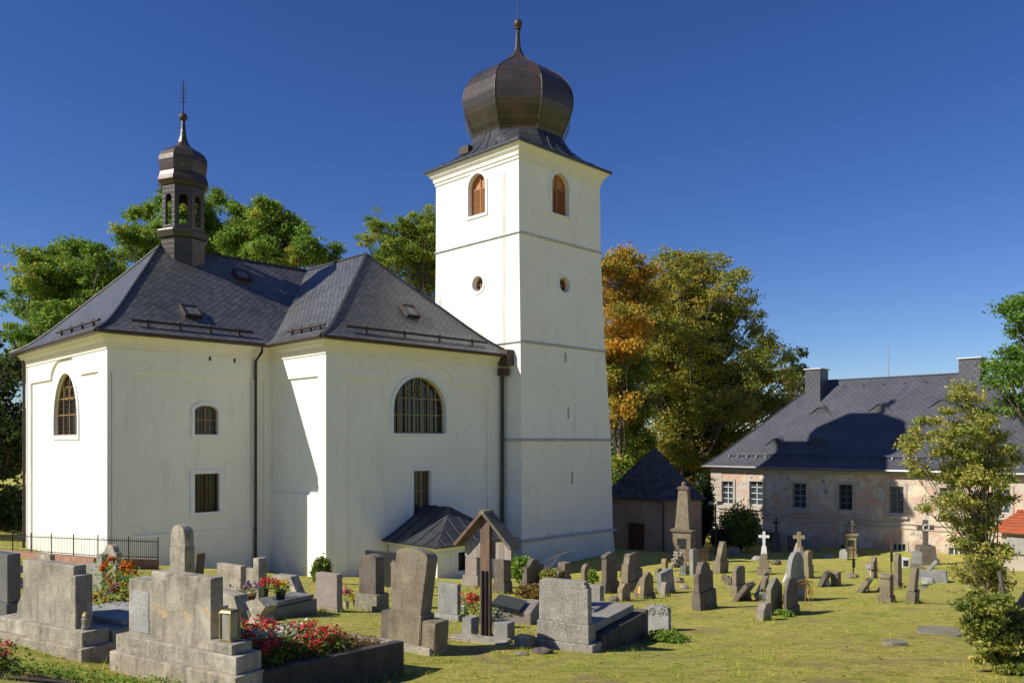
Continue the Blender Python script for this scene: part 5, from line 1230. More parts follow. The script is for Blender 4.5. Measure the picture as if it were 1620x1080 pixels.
# begonias, in individual clumps
k = 0
spots = [(.75,.40,.30,'r'),(1.05,.45,.32,'r'),(1.35,.45,.28,'r'),(1.6,.5,.22,'r'),(1.2,.75,.25,'w'),(.9,.75,.30,'r'),(1.5,.8,.22,'r'),(1.3,1.05,.24,'w'),(1.0,1.1,.28,'r'),(1.55,1.1,.20,'r'),(1.25,1.35,.26,'r'),(.7,1.2,.26,'r'),(1.5,1.4,.24,'r'),(.95,1.5,.22,'w'),(1.3,1.65,.2,'r'),(.5,.8,.28,'r'),(.4,.45,.28,'r')]
lab = ['by the brass grave lantern', 'in the middle front row', 'near the stepped end', 'at the front corner of the kerb', 'first row white', 'second row behind the lantern', 'close to the dark kerb', 'white in mid bed', 'centre of the bed', 'beside the long kerb', 'right of the white ones', 'far left half', 'outermost before the groundcover', 'pale in the rear row', 'last before the groundcover', 'hidden behind the headstone', 'nearest behind the headstone']
for (s, t, h, c), lb_ in zip(spots, lab):
    L = loc2(s, t, -2.17 - .08 * t); fol = cloud((L[0], L[1], L[2] + h * .4), (.20, .20, h * .5), 420, rg)
    hc = [(L[0] + rg.normal() * .09, L[1] + rg.normal() * .09, L[2] + h * rg.uniform(.6, 1.15)) for _ in range(16)]
    plant('begonia', ('%s begonia clump, ' % ('red' if c == 'r' else 'cream white')) + lb_, 'flower', L, ('bright_leaf' if c == 'w' else 'bush_leaf', fol, .045), [('red_petal' if c == 'r' else 'cream_petal', heads(hc, .018, 12, rg), .035, 'blossoms')], 'begonias planted in the kerbed grave')
gc = [loc2(rg.uniform(.15, 1.7), t, -2.13 - .08 * t - .03 + rg.uniform(0, .09)) for t in rg.uniform(1.0, 2.2, 5200)]
gc += [loc2(s, t, -2.15 - .08 * t + rg.uniform(-.02, .06)) for s, t in zip(rg.uniform(1.45, 1.72, 1500), rg.uniform(.35, 1.3, 1500))]
o = leaves('groundcover', np.array(gc), .03, 'russet_leaf', None, up=.6); tag(o, 'low russet and green sedum covering the far end of the kerbed grave', 'groundcover', None, 'stuff')
# ---- lanterns and pots
def grave_lantern(label, loc, w, h, mat, rotz):
    r_ = thing('grave_lantern', label, 'lantern', loc=loc, rotz=rotz); b = MB(); b.box(-w / 2, w / 2, -w / 2, w / 2, 0, h * .08); b.build('base', mat, r_, bevel=.003)
    b = MB(); b.box(-w * .52, w * .52, -w * .52, w * .52, h * .92, h, top=(-w * .4, w * .4, -w * .4, w * .4)); b.build('lid', mat, r_, bevel=.003)
    for x in (-1, 1):
        for y in (-1, 1): b = MB(); b.box(x * w * .45 - .008, x * w * .45 + .008, y * w * .45 - .008, y * w * .45 + .008, h * .08, h * .92); b.build('corner_post', mat, r_)
    b = MB(); b.box(-w * .42, w * .42, -w * .42, w * .42, h * .08, h * .92); b.build('glass', 'lantern_glass', r_); return r_
grave_lantern('square brass grave lantern standing on the stepped end of the big tomb', loc2(1.53, .12, -1.87), .135, .29, 'brass', -R(20))
def glass_candle(label, loc, r, h, cup, cat='grave candle'):
    t_ = thing('grave_candle', label, cat, loc=loc); b = MB(); b.lathe(0, 0, [(r * .8, 0), (r, h * .1), (r * .85, h * .3), (r * .95, h * .6), (r * .7, h * .72)], 14); b.build('jar', cup, t_, smooth=True)
    b = MB(); b.lathe(0, 0, [(r * .75, h * .72), (r * .8, h * .78), (r * .5, h * .95), (r * .2, h)], 14); b.build('lid', 'brass', t_, smooth=True); return t_
def locG1(s, t, z): return loc2(s, t, z, (-5.945, 9.347), 29.4)
glass_candle('clear glass grave candle with metal lid on the plinth of the far left tomb', locG1(1.52, .06, -2.03), .05, .19, 'lantern_glass')
X, Y, Z = hit(1013, 945); glass_candle('yellow grave candle on the block beside the gabled headstone', (X, Y, Z + .12), .07, .22, 'yellow_wax')
b = MB(); b.box(-.16, .16, -.12, .12, -.1, .13); o = b.build('stone_block', 'sandstone', bevel=.01); o.location = (X, Y, Z); tag(o, 'small sandstone block carrying the yellow grave candle', 'stone block')
# ---- G12 flat tomb with pots, and the zigzag blocks
X0, Y0, Z0 = hit(386, 976); g12 = frame_thing('ledger_tomb', 'low flat tomb of polished grey slabs carrying three flower pots', 'tomb', (X0, Y0), Z0, 31)
zt = Z0 + .30
fpart(g12, 'kerb', 'polished_grey', [(0, .66, 0, 1.22, Z0 - .5, zt - .09)]); fpart(g12, 'ledger_slab', 'polished_grey', [(.04, .62, .04, 1.17, zt - .085, zt)])
def loc12(s, t, z): return loc2(s, t, z, (X0, Y0), 31)
def atz(px, py, z): d = z * F / (HY - py); return ((px - CX) / F * d, d, z)
for i, (ppx, ppy, sc) in enumerate([(376, 975, 1.1), (404, 968, .9)]):
    pass
zz = G(*hit(375, 972)[:2])
for nm_, lb_, ppx, ppy, pts, al in (('stone_zigzag', 'zigzag-edged concrete side stone at the left end of the flat tomb', 373, 982, [(-.18, 0), (.10, 0), (.02, .16), (.14, .17), (.05, .38), (-.36, .42), (-.24, .2)], 0), ('stone_zigzag', 'smaller zigzag-edged stone just before the kerb of the flat tomb', 409, 985, [(-.14, 0), (.16, 0), (.10, .14), (.20, .26), (.06, .36), (-.16, .30), (-.04, .14)], 0)):
    X, Y, Z = hit(ppx, ppy); b = MB(); b.prism([(x * 1.35, z * 1.3) for x, z in pts], -.1, .2); o = b.build('concrete_side_stone', 'concrete', bevel=.012); o.location = (X, Y, Z - .03); o.rotation_euler = (0, 0, -R(31)); tag(o, lb_, 'stone')
X, Y, Z = hit(459, 952); b = MB(); b.prism([(-.40, .52), (-.32, .62), (.24, .62), (.62, 0), (.50, 0), (.14, .44), (-.34, .40)], -.1, .16); o = b.build('gravestone', 'concrete', bevel=.015); o.location = (X - .1, Y, Z); o.rotation_euler = (0, 0, -R(31)); tag(o, 'bent concrete slab leaning like a wedge behind the flower pots', 'gravestone')
def pot(label, loc, r, h, mat, fol, fmat, bl, hh, rr_, name='flower_pot', nf=350):
    t_ = thing(name, label, 'flower pot', loc=loc); b = MB(); b.lathe(0, 0, [(r * .7, 0), (r * .8, h * .1), (r, h * .85), (r * 1.08, h), (r * .9, h), (r * .85, h * .9)], 14); b.build('pot', mat, t_, smooth=True)
    leaves('foliage', cloud((0, 0, h + hh * .3), (rr_, rr_, hh * .5), nf, rg), .04, fol, t_, up=.4)
    hc = [(rg.normal() * rr_ * .38, rg.normal() * rr_ * .38, h + hh * rg.uniform(.45, .9)) for _ in range(26)]; leaves('blossoms', heads(hc, .016, 12, rg), .04, fmat, t_, up=.8, aspect=.9); return t_
PG = 15.3
def onledger(px, zt_=None):     # point on the slab seen at that column
    for s in np.arange(.1, .85, .01):
        pass
pot('clay pot of purple asters at the left end of the flat tomb', atz(395, 949, zt), .12, .11, 'terracotta', 'bush_leaf', 'violet_petal', None, .28, .30)
pot('tall dark vase of bright red and orange gerberas on the flat tomb', atz(421, 949, zt), .045, .22, 'black_metal', 'bush_leaf', 'red_petal', None, .20, .24, nf=60)
pot('dark bowl of yellow-orange marigolds on the flat tomb', atz(444, 946, zt), .10, .15, 'black_metal', 'bush_leaf', 'yellow_petal', None, .20, .24)
X, Y, Z = hit(548, 963); pot('small vase with pink and white flowers beside the pale headstone', (X, Y, Z), .06, .18, 'concrete', 'bright_leaf', 'pink_petal', None, .32, .20, nf=160)
X, Y, Z = hit(556, 958); pot('black pot with a single yellow bloom before the rough stone base', (X + .1, Y, Z), .07, .14, 'black_metal', 'bright_leaf', 'yellow_petal', None, .12, .12, nf=30)
X, Y, Z = hit(484, 948); pot('low clay saucer pot on the kerb behind the flat tomb', (X, Y, Z), .10, .08, 'terracotta', 'bush_leaf', 'orange_petal', None, .05, .10, nf=40)
# extra tall block on the right end of the stepped headstone
X, Y, Z = hit(410, 948); b = MB(); b.box(-.09, .09, -.1, .16, -.1, 66 * Y / F); o = b.build('stone_post', 'concrete', bevel=.01); o.location = (X, Y, Z); o.rotation_euler = (0, 0, -R(31)); tag(o, 'narrow upright concrete block closing the right end of a grey headstone', 'stone post')
# ---- G3 big leaning slab
X, Y, Z = hit(650, 1030); m = Y / F; g3 = thing('gravestone', 'tall brown sandstone slab leaning right on cracked blocks, left of the wooden cross', 'gravestone', loc=(X, Y + .12, Z), rotz=-R(31)); 
def lean(o, p, rx, ry): o.location = p; o.rotation_euler = (R(rx), R(ry), 0); return o
b = MB(); P = topprof('seg', .51, .87, 1.04); b.prism(P, -.12, .12); lean(b.build('headstone', 'sandstone', g3, bevel=.014), (-.02, 0, .50), -4, 5)
b = MB(); b.box(-.28, .27, -.14, .15, 0, .42); lean(b.build('plinth', 'sandstone', g3, bevel=.02, jitter=.006), (-.03, 0, .09), -1, 3)
b = MB(); b.box(-.09, .09, -.1, .14, 0, .40); lean(b.build('side_block', 'dark_sandstone', g3, bevel=.02, jitter=.006), (-.40, .02, .08), 0, 2)
b = MB(); b.box(-.10, .12, -.14, .16, 0, .38); lean(b.build('side_block', 'sandstone', g3, bevel=.02, jitter=.006), (.36, 0, .05), 0, 3)
b = MB(); b.box(-.25, .45, -.2, .2, -.25, .1); b.build('base', 'concrete', g3, bevel=.02, jitter=.01)
# ---- wooden cross with a little roof
X, Y, Z = hit(769, 1009); cr_ = thing('wooden_cross', 'old roofed wooden grave cross with pitched shingle canopy', 'wooden cross', loc=(X, Y, Z), rotz=-R(31)); m = Y / F
H = 197 * m
b = MB(); b.box(-.085, .085, -.04, .04, .04, H - .05); po = b.build('post', 'old_wood', cr_, bevel=.006); 
b = MB(); b.box(-.42, .42, .042, .085, H - .69, H - .44, top=(-.42, .42, .042, .085)); b.build('crossbar', 'grey_wood', cr_, bevel=.005)
for s in (-1, 1):
    b = MB(); L = .73; an = R(46)
    mt = Matrix.Translation((0, 0, H + .02)) @ Matrix.Rotation(s * an, 4, 'Y')
    if s == 1: b.box(0, L, -.13, .15, -.02, .03, mat=mt)
    else: b.box(-L, 0, -.13, .15, -.02, .03, mat=mt)
    b.build('canopy_board', 'shingle' if s > 0 else 'old_wood', cr_, bevel=.006, jitter=.004)
b = MB(); b.box(-.05, .05, -.13, .15, H - .01, H + .05); b.build('ridge_cap', 'mossy_stone', cr_, bevel=.01, jitter=.006)
for s in (-1, 1): b = MB(); b.box(s * .035 - .012, s * .035 + .012, -.075, -.042, -.1, 1.04); b.build('iron_strap', 'iron', cr_)
b = MB(); b.box(-.16, .16, -.12, .12, -.15, .04); b.build('foot', 'pale_stone', cr_, bevel=.01)
for lb_, px, py, w_, h_ in (('left of two small square granite blocks at the foot of the wooden cross', 744, 1003, 17, 28), ('right of two small square granite blocks at the foot of the wooden cross', 797, 1010, 26, 27)):
    X, Y, Z = hit(px, py); m = Y / F; b = MB(); b.box(-w_ * m / 2, w_ * m / 2, -.1, .12, -.1, h_ * m); o = b.build('stone_block', 'blue_grey', bevel=.01); o.location = (X, Y, Z); o.rotation_euler = (0, 0, -R(31)); tag(o, lb_, 'stone block', 'blocks by the wooden cross')
X, Y, Z = hit(740, 1012); b = MB(); b.box(-.15, .75, -.12, .2, -.1, .05); o = b.build('stone_slab', 'concrete', bevel=.01, jitter=.01); o.location = (X - .1, Y, Z); o.rotation_euler = (0, 0, -R(25)); tag(o, 'thin broken ground slab under the wooden cross', 'stone slab')
X, Y, Z = hit(748, 985); L = (X, Y, Z); m = Y / F
plant('red_geranium', 'bright red flowering plant in front of the wooden cross', 'flower', L, ('bright_leaf', cloud((X, Y, Z + .22), (.2, .2, .28), 420, rg), .05), [('red_petal', heads([(X + rg.normal() * .09, Y + rg.normal() * .09, Z + .48 + rg.normal() * .07) for _ in range(30)], .02, 14, rg), .04, 'blossoms')])
X, Y, Z = hit(734, 978); grave_lantern('small silver grave lantern left of the red flowering plant', (X, Y, Z), .12, .26, 'polished_grey', -R(31))
plant('white_bouquet', 'small white bouquet above the silver lantern', 'flower', (X, Y + .15, Z), ('bush_leaf', cloud((X, Y + .15, Z + .2), (.12, .12, .2), 90, rg), .04), [('cream_petal', heads([(X + rg.normal() * .06, Y + .15, Z + .33 + rg.normal() * .05) for _ in range(12)], .015, 8, rg), .035, 'blossoms')])
X, Y, Z = hit(786, 992); plant('houseleek', 'grey-green spiky succulent between the cross and the right block', 'plant', (X, Y, Z), ('cactus', cloud((X, Y, Z + .1), (.25, .15, .2), 300, rg), .07))
# lying black stone + pale slab right of the cross
X, Y, Z = hit(822, 986); o = frame_thing('ledger_tomb', 'black slab lying tilted on a pale kerb right of the wooden cross', 'tomb', (X - .35, Y), Z, 10)
b = MB(); b.box(-.2, .35, 0, .9, 0, .07, mat=Matrix.Translation((0, 0, Z + .26)) @ Matrix.Rotation(R(12), 4, 'Y')); b.build('black_slab', 'polished_dark', o, bevel=.008); fpart(o, 'kerb', 'pink_stone', [(-.15, .55, .05, 1.3, Z - .3, Z + .2)])
# ---- G5 granite tomb
X, Y, Z = hit(838, 1020); Z5 = Z; X5, Y5 = X, Y; zb = Z - .02
g5 = frame_thing('granite_tomb', 'speckled grey granite headstone with stepped corners and ledger slab behind, right of the cross', 'tomb', (X, Y), Z, 29)
m = Y / F; zt0 = zb + .12; 
fpart(g5, 'footing', 'grey_granite', [(0, .99, 0, .35, zb - .5, zt0)])
fpart(g5, 'plinth', 'grey_granite', [(.09, .91, .05, .32, zt0, zt0 + .27)])
b = MB(); P = topprof('step', .78, .60, .985); b.prism([(x + .50, z + zt0 + .27) for x, z in P], .08, .22); b.build('headstone', 'grey_granite', g5, bevel=.01)
fpart(g5, 'kerb', 'dark_kerb', [(.82, 1.0, .36, 2.15, zb - .6, zt0 + .08), (0.0, .16, .36, 2.15, zb - .6, zt0 + .08)]); fpart(g5, 'end_kerb', 'dark_sandstone', [(.0, 1.0, 2.15, 2.3, zb - .6, zt0 + .10)])
fpart(g5, 'ledger_slab', 'grey_granite', [(.1, .86, .34, 2.0, zt0 + .10, zt0 + .22)]); fpart(g5, 'moss_strip', 'ochre_stone', [(.165, .815, .36, 2.14, zb - .4, zt0 + .02)])
X, Y, Z = hit(828, 1022); b = MB(); b.box(-.1, .14, -.1, .1, -.1, .13); o = b.build('stone_block', 'concrete', bevel=.01); o.location = (X, Y + .1, Z); o.rotation_euler = (0, 0, -R(29)); tag(o, 'small concrete block touching the left foot of the granite tomb', 'stone block')
# ---- marigolds, front left
X, Y = -5.08, 10.3; Z = G(X, Y); mg = []
cs = [(X + rg.uniform(-.22, .22), Y + rg.uniform(-.3, .3), Z + .40 + rg.uniform(.0, .72)) for _ in range(34)]
plant('marigold_plants', 'tall orange marigolds growing between the two front left tombs', 'flower', (X, Y, Z), ('bright_leaf', np.concatenate([cloud((X, Y, Z + .36), (.40, .45, .6), 2200, rg)] + [cloud((c[0], c[1], c[2] - .12), (.03, .03, .2), 14, rg) for c in cs]), .05),
      [('orange_petal', heads(cs, .017, 26, rg), .045, 'blossoms')])
vs = [(X + rg.uniform(-.05, .2), Y + rg.uniform(-.3, .1), Z + .55 + rg.uniform(.0, .25)) for _ in range(7)]
plant('violet_asters', 'few violet asters low among the orange marigolds', 'flower', (X + .05, Y - .1, Z), ('bush_leaf', cloud((X + .1, Y - .1, Z + .2), (.2, .25, .3), 250, rg), .05), [('violet_petal', heads(vs, .018, 20, rg), .04, 'blossoms')])
X, Y, Z = hit(16, 1068); 
b = MB(); n = 14; P = [(X + .7 * math.cos(2 * math.pi * k / n) * rg.uniform(.85, 1.1) - .1, Y + .3 * math.sin(2 * math.pi * k / n) - .05) for k in range(n)]
b.face([(x, y, G(x, y) + .015) for x, y in P]); 
for k in range(n): j = (k + 1) % n; b.face([(P[k][0] * 1.0, P[k][1], G(*P[k]) - .1), (P[j][0], P[j][1], G(*P[j]) - .1), (P[j][0], P[j][1], G(*P[j]) + .015), (P[k][0], P[k][1], G(*P[k]) + .015)])
o = b.build('flower_bed_soil', 'soil'); tag(o, 'dark earth heap in the bottom left corner', 'soil heap', None, 'structure')
hc = [(X - .20 + rg.normal() * .08, Y + rg.normal() * .12, Z + .10 + rg.uniform(0, .2)) for _ in range(26)]
plant('begonia', 'red begonia clump on dark soil in the bottom left corner', 'flower', (X, Y, Z), ('bush_leaf', cloud((X - .18, Y, Z + .1), (.22, .24, .15), 500, rg), .05), [('pink_petal', heads(hc[:8], .02, 12, rg), .035, 'pink_blossoms'), ('red_petal', heads(hc, .02, 12, rg), .035, 'blossoms')])
glass_candle('dusty glass grave candle in the grass at the far left', hit(15, 1014), .05, .16, 'lantern_glass')
# ---- bushes and weeds
def bush(label, px, py, w, h, mat, n, ls, name='garden_bush', cat='bush', seed=1):
    X, Y, Z = hit(px, py); m = Y / F; r_ = thing(name, label, cat, loc=(X, Y, Z)); q = np.random.default_rng(seed); P = []; b = MB()
    for i in range(max(6, int(n / 60))):
        a = q.uniform(0, 2 * math.pi); rad = w * m / 2 * math.sqrt(q.uniform(0, 1)) * .85; zt_ = h * m * q.uniform(.35, .95) * (1 - .35 * (rad / (w * m / 2)) ** 2)
        tip = np.array([rad * math.cos(a), rad * math.sin(a), zt_]); b.tube([(0, 0, 0), tuple(tip * np.array([.6, .6, .5])), tuple(tip)], [.012, .008, .004], 4, cap=False)
        P.append(tip + q.normal(size=(60, 3)) * np.array([w * m * .09, w * m * .09, h * m * .09]) - np.array([0, 0, h * m * .05]))
    b.build('stems', 'bark', r_); P = np.concatenate(P); P[:, 2] = np.maximum(P[:, 2], .02); leaves('foliage', P, ls, mat, r_, rng=q); return r_
bush('small upright evergreen bush against the bright corner of the transept', 508, 922, 28, 42, 'bush_leaf', 3600, .11, seed=2)
bush('leafy green bush right of the roofed wooden cross', 823, 927, 34, 52, 'bright_leaf', 2600, .12, seed=3)
bush('low russet weed patch behind the wooden cross', 850, 945, 60, 20, 'russet_leaf', 3000, .08, seed=4, name='weed_patch', cat='weeds')
bush('dry yellow weeds beside the ogee-topped headstone', 868, 928, 26, 30, 'young_leaf', 1800, .09, seed=5, name='weed_patch', cat='weeds')
bush('bright green fern-like seedling behind the granite tomb', 938, 925, 16, 28, 'bright_leaf', 700, .11, seed=6, name='seedling', cat='plant')
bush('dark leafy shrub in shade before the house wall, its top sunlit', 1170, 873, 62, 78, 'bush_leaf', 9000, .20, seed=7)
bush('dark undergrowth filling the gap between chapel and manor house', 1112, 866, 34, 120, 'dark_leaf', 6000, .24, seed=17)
bush('dark shrub behind the tall stone obelisk', 1142, 872, 34, 40, 'dark_leaf', 3000, .2, seed=8)
bush('thin purple-leaved sapling left of the marble cross', 1218, 870, 26, 36, 'russet_leaf', 500, .14, seed=9, name='sapling', cat='plant')
bush('green weeds at the foot of the stem-wrapped headstone', 1240, 975, 24, 12, 'bright_leaf', 700, .07, seed=10, name='weed_patch', cat='weeds')
bush('fern-green weeds by the far kerb of the granite tomb', 1055, 1012, 60, 16, 'bright_leaf', 1500, .06, seed=11, name='weed_patch', cat='weeds')
bush('yellow-green weeds left of the mossy planted kerb behind the big tomb', 352, 978, 34, 22, 'bright_leaf', 1500, .06, seed=12, name='weed_patch', cat='weeds')
X, Y, Z = hit(867, 925)
b = MB()
for i in range(5):
    b.tube([(X + .03 * i - .25, Y, Z), (X + .05 * i - .15, Y, Z + .6), (X + .12 * i - .02, Y + .1, Z + .95 + .05 * i), (X + .2 * i + .15, Y + .1, Z + 1.0 + .07 * i)], [.008, .007, .005, .003], 4)
b.v = [(x - X, y - Y, z - Z) for x, y, z in b.v]; o = b.build('dry_grass_tuft', 'dead_stem'); o.location = (X, Y, Z); tag(o, 'tall dry grass stalks arching beside the ogee-topped headstone', 'grass tuft')
X, Y, Z = hit(1248, 966); b = MB()
for i in range(8):
    c = .35 + .05 * (i % 3); b.tube([(c * math.cos(t) * (1 + .05 * math.sin(3 * t + i)), -.15 - .05 * (i % 4), .28 + (.36 + .03 * (i % 3)) * math.sin(t + .1 * i) + .0) for t in np.linspace(-.3, math.pi + .3 - .25 * (i % 3), 12)], .009, 4)
o = b.build('bent_stems', 'rust_stem'); o.location = (X, Y, Z); o.rotation_euler = (0, 0, R(30)); tag(o, 'bent rusty orange stems looped across the round-topped headstone', 'dry stems')
# ---- brick-based iron fence
def fpt(px, py, d): return ((px - CX) / F * d, d, (HY - py) / F * d)
fn = thing('iron_fence', 'low iron picket fence on a brick footing before the west end of the church', 'fence', loc=(*fpt(20, 878, 32)[:2], -4.6))
fo = Vector(fn.location)
fpts = [fpt(-60, 871, 36), fpt(20, 876, 32.5), fpt(155, 888, 27), fpt(250, 890, 28.2)]
for (p, q) in zip(fpts, fpts[1:]):
    p, q = Vector(p) - fo, Vector(q) - fo; d = q - p; L = math.hypot(d.x, d.y); nx_, ny_ = -d.y / L * .14, d.x / L * .14
    b = MB(); c = [(p.x + nx_, p.y + ny_), (q.x + nx_, q.y + ny_), (q.x - nx_, q.y - ny_), (p.x - nx_, p.y - ny_)]; zz_ = [p.z, q.z, q.z, p.z]
    lo_ = [(x, y, z - .5) for (x, y), z in zip(c, zz_)]; hi_ = [(x, y, z + .13) for (x, y), z in zip(c, zz_)]
    b.face(hi_, uv=[(0, 0), (L, 0), (L, .3), (0, .3)])
    for i in range(4):
        j = (i + 1) % 4; ll = math.dist(lo_[i], lo_[j]); b.face([lo_[i], lo_[j], hi_[j], hi_[i]], uv=[(0, 0), (ll, 0), (ll, .7), (0, .7)])
    b.build('brick_footing', 'red_brick', fn)
    nb = max(2, round(L / 2.3))
    for k in range(nb):
        a = p + d * (k / nb); e = p + d * ((k + 1) / nb); b = MB()
        for hh in (.20, .74): b.tube([a + Vector((0, 0, hh)), e + Vector((0, 0, hh))], .014, 4)
        npk = 15
        for i in range(1, npk): c_ = a.lerp(e, i / npk); b.tube([c_ + Vector((0, 0, .16)), c_ + Vector((0, 0, .80)), c_ + Vector((0, 0, .87))], [.007, .007, .002], 4, cap=False)
        b.build('fence_panel', 'iron', fn)
        b = MB(); b.tube([a + Vector((0, 0, .10)), a + Vector((0, 0, .90))], .02, 6); b.build('fence_post', 'iron', fn)
    b = MB(); b.tube([q + Vector((0, 0, .10)), q + Vector((0, 0, .90))], .02, 6); b.build('fence_post', 'iron', fn)
# ---- monuments near the house
X, Y, Z = hit(1082, 886); s = Y / F
mo = thing('obelisk_monument', 'tall tapering stone obelisk on a square block pedestal before the small chapel', 'monument', loc=(X, Y, Z), rotz=-R(28))
b = MB(); b.box(-.60, .60, -.55, .55, -.3, 10 * s); b.box(-.52, .52, -.47, .47, 10 * s, 44 * s); b.build('pedestal', 'sandstone', mo, bevel=.03)
b = MB(); b.box(-.48, .48, -.43, .43, 44 * s, 46 * s); b.box(-.60, .60, -.55, .55, 46 * s, 50 * s, top=(-.66, .66, -.6, .6)); b.build('pedestal_cornice', 'sandstone', mo, bevel=.02)
b = MB(); b.box(-.42, .42, -.40, .40, 50 * s, 112 * s, top=(-.26, .26, -.25, .25)); b.build('shaft', 'sandstone', mo, bevel=.03)
b = MB(); b.box(-.32, .32, -.31, .31, 112 * s, 115 * s); b.box(-.34, .34, -.33, .33, 115 * s, 118 * s, top=(-.15, .15, -.15, .15)); b.blob((0, 0, 120 * s), (.15, .15, .18), 10, 6); b.build('cap', 'dark_sandstone', mo, bevel=.01)
for rz_, nm in ((0, 0), (90, 1)):
    b = MB(); mt = Matrix.Rotation(R(rz_), 4, 'Z'); b.box(-.26, .26, -.49 if not nm else -.54, -.40, 20 * s, 36 * s, mat=mt); b.build('plaque', 'polished_dark' if not nm else 'dark_sandstone', mo)
X, Y, Z = hit(1075, 898); s = Y / F; b = MB(); rr = random.Random(9)
cn_ = thing('rubble_cairn', 'small rubble stone cairn topped by a short stone cross', 'monument', loc=(X, Y + .3, Z))
for lv in range(6):
    for k in range(9 - lv): b.blob(((k - (8 - lv) / 2) * .085, rr.uniform(-.2, .2), .08 + lv * .13), (.09, .16, .085), 7, 4, jit=.2, rnd=rr)
b.box(-.30, .30, -.14, .14, -.1, .7, top=(-.12, .12, -.1, .1)); b.build('cairn', 'rubble', cn_, merge=True, bevel=.005)
b = MB(); b.box(-.05, .05, -.04, .04, .6, 1.12); b.box(-.13, -.05, -.04, .04, .88, .97); b.box(.05, .13, -.04, .04, .88, .97); b.build('cross', 'sandstone', cn_, bevel=.01)
# rusty railing
a_, c_ = hit(1086, 892), hit(1120, 892); rl = thing('rusty_railing', 'rusty iron railing around a grave beside the obelisk', 'railing', loc=a_)
b = MB(); v0_, v1_ = Vector((0, 0, 0)), Vector(c_) - Vector(a_)
for i in range(16): q_ = v0_.lerp(v1_, i / 15); b.tube([q_, q_ + Vector((0, 0, .85))], .014, 4)
b.tube([Vector((0, 0, .75)), v1_ + Vector((0, 0, .75))], .018, 4); b.tube([Vector((0, 0, .2)), v1_ + Vector((0, 0, .2))], .018, 4); b.build('railing_bars', 'rust_iron', rl)
def cross_mesh(b, w, h, t, arm_z, arm_w, y0=0, zb=0):
    b.box(-w / 2, w / 2, -t / 2 + y0, t / 2 + y0, zb, zb + h); a = w / 2
    b.box(-arm_w / 2, -a, -t / 2 + y0, t / 2 + y0, zb + arm_z - a, zb + arm_z + a); b.box(a, arm_w / 2, -t / 2 + y0, t / 2 + y0, zb + arm_z - a, zb + arm_z + a)
X, Y, Z = hit(1211, 909); s = Y / F
mc = thing('marble_cross', 'white marble cross on a stepped sandstone pedestal', 'grave cross', loc=(X, Y + .2, Z), rotz=-R(20))
b = MB(); b.box(-.3, .3, -.25, .25, -.1, 10 * s); b.box(-.2, .2, -.18, .18, 10 * s, 24 * s, top=(-.22, .22, -.2, .2)); b.box(-.14, .14, -.12, .12, 24 * s, 33 * s); b.build('pedestal', 'sandstone', mc, bevel=.012)
b = MB(); b.box(-.13, .13, -.07, .07, 33 * s, 45 * s, top=(-.09, .09, -.05, .05)); cross_mesh(b, .12, 25 * s, .08, 17 * s, .46, 0, 43 * s); b.build('cross', 'white_stone', mc, bevel=.014)
def figure(b, x, y, z, h, rr):
    """small robed statue, one surface"""
    b.lathe(x, y, [(h * .15, z), (h * .17, z + h * .08), (h * .13, z + h * .4), (h * .12, z + h * .55), (h * .16, z + h * .72), (h * .13, z + h * .80), (h * .05, z + h * .84), (h * .055, z + h * .87), (h * .075, z + h * .93), (h * .05, z + h * .985), (.005, z + h)], 10)
    for s_ in (-1, 1): b.tube([(x + s_ * h * .14, y, z + h * .74), (x + s_ * h * .19, y - h * .06, z + h * .58), (x + s_ * h * .06, y - h * .14, z + h * .52)], [h * .05, h * .045, h * .03], 6)
X, Y, Z = hit(1345, 880); s = Y / F; rr = random.Random(3)
st = thing('statue_monument', 'weathered saint statue with a smaller figure on a tall sandstone pedestal', 'statue', loc=(X, Y, Z), rotz=-R(15))
b = MB(); b.box(-.42, .42, -.35, .35, -.3, 5 * s); b.box(-.34, .34, -.3, .3, 5 * s, 33 * s); b.box(-.42, .42, -.38, .38, 33 * s, 37 * s, top=(-.46, .46, -.4, .4)); b.build('pedestal', 'ochre_stone', st, bevel=.02)
b = MB(); b.box(-.2, .2, -.315, -.29, 17 * s, 27 * s); b.build('plaque', 'polished_dark', st)
b = MB(); figure(b, .1, 0, 37 * s, 25 * s, rr); b.build('statue', 'mossy_stone', st, smooth=True, jitter=.012)
b = MB(); figure(b, -.24, 0, 37 * s, 16 * s, rr); b.build('small_figure', 'mossy_stone', st, smooth=True, jitter=.01)
X, Y, Z = hit(1264, 905); s = Y / F
st = thing('statue_monument', 'stone cross with lichened rock base and pale marble plaque behind the tall bluish headstone', 'grave cross', loc=(X, Y, Z), rotz=-R(15))
b = MB(); b.blob((0, .1, 22 * s), (.26, .25, 26 * s), 9, 7, jit=.12, rnd=rr); b.build('rock_base', 'pink_stone', st, merge=True)
b = MB(); cross_mesh(b, .16, 26 * s, .14, 18 * s, .5, 0, 38 * s); b.build('cross', 'ochre_stone', st, bevel=.02, jitter=.012)
b = MB(); b.box(-.3, .16, -.30, -.26, 8 * s, 30 * s); b.build('plaque', 'blue_grey', st, bevel=.01)
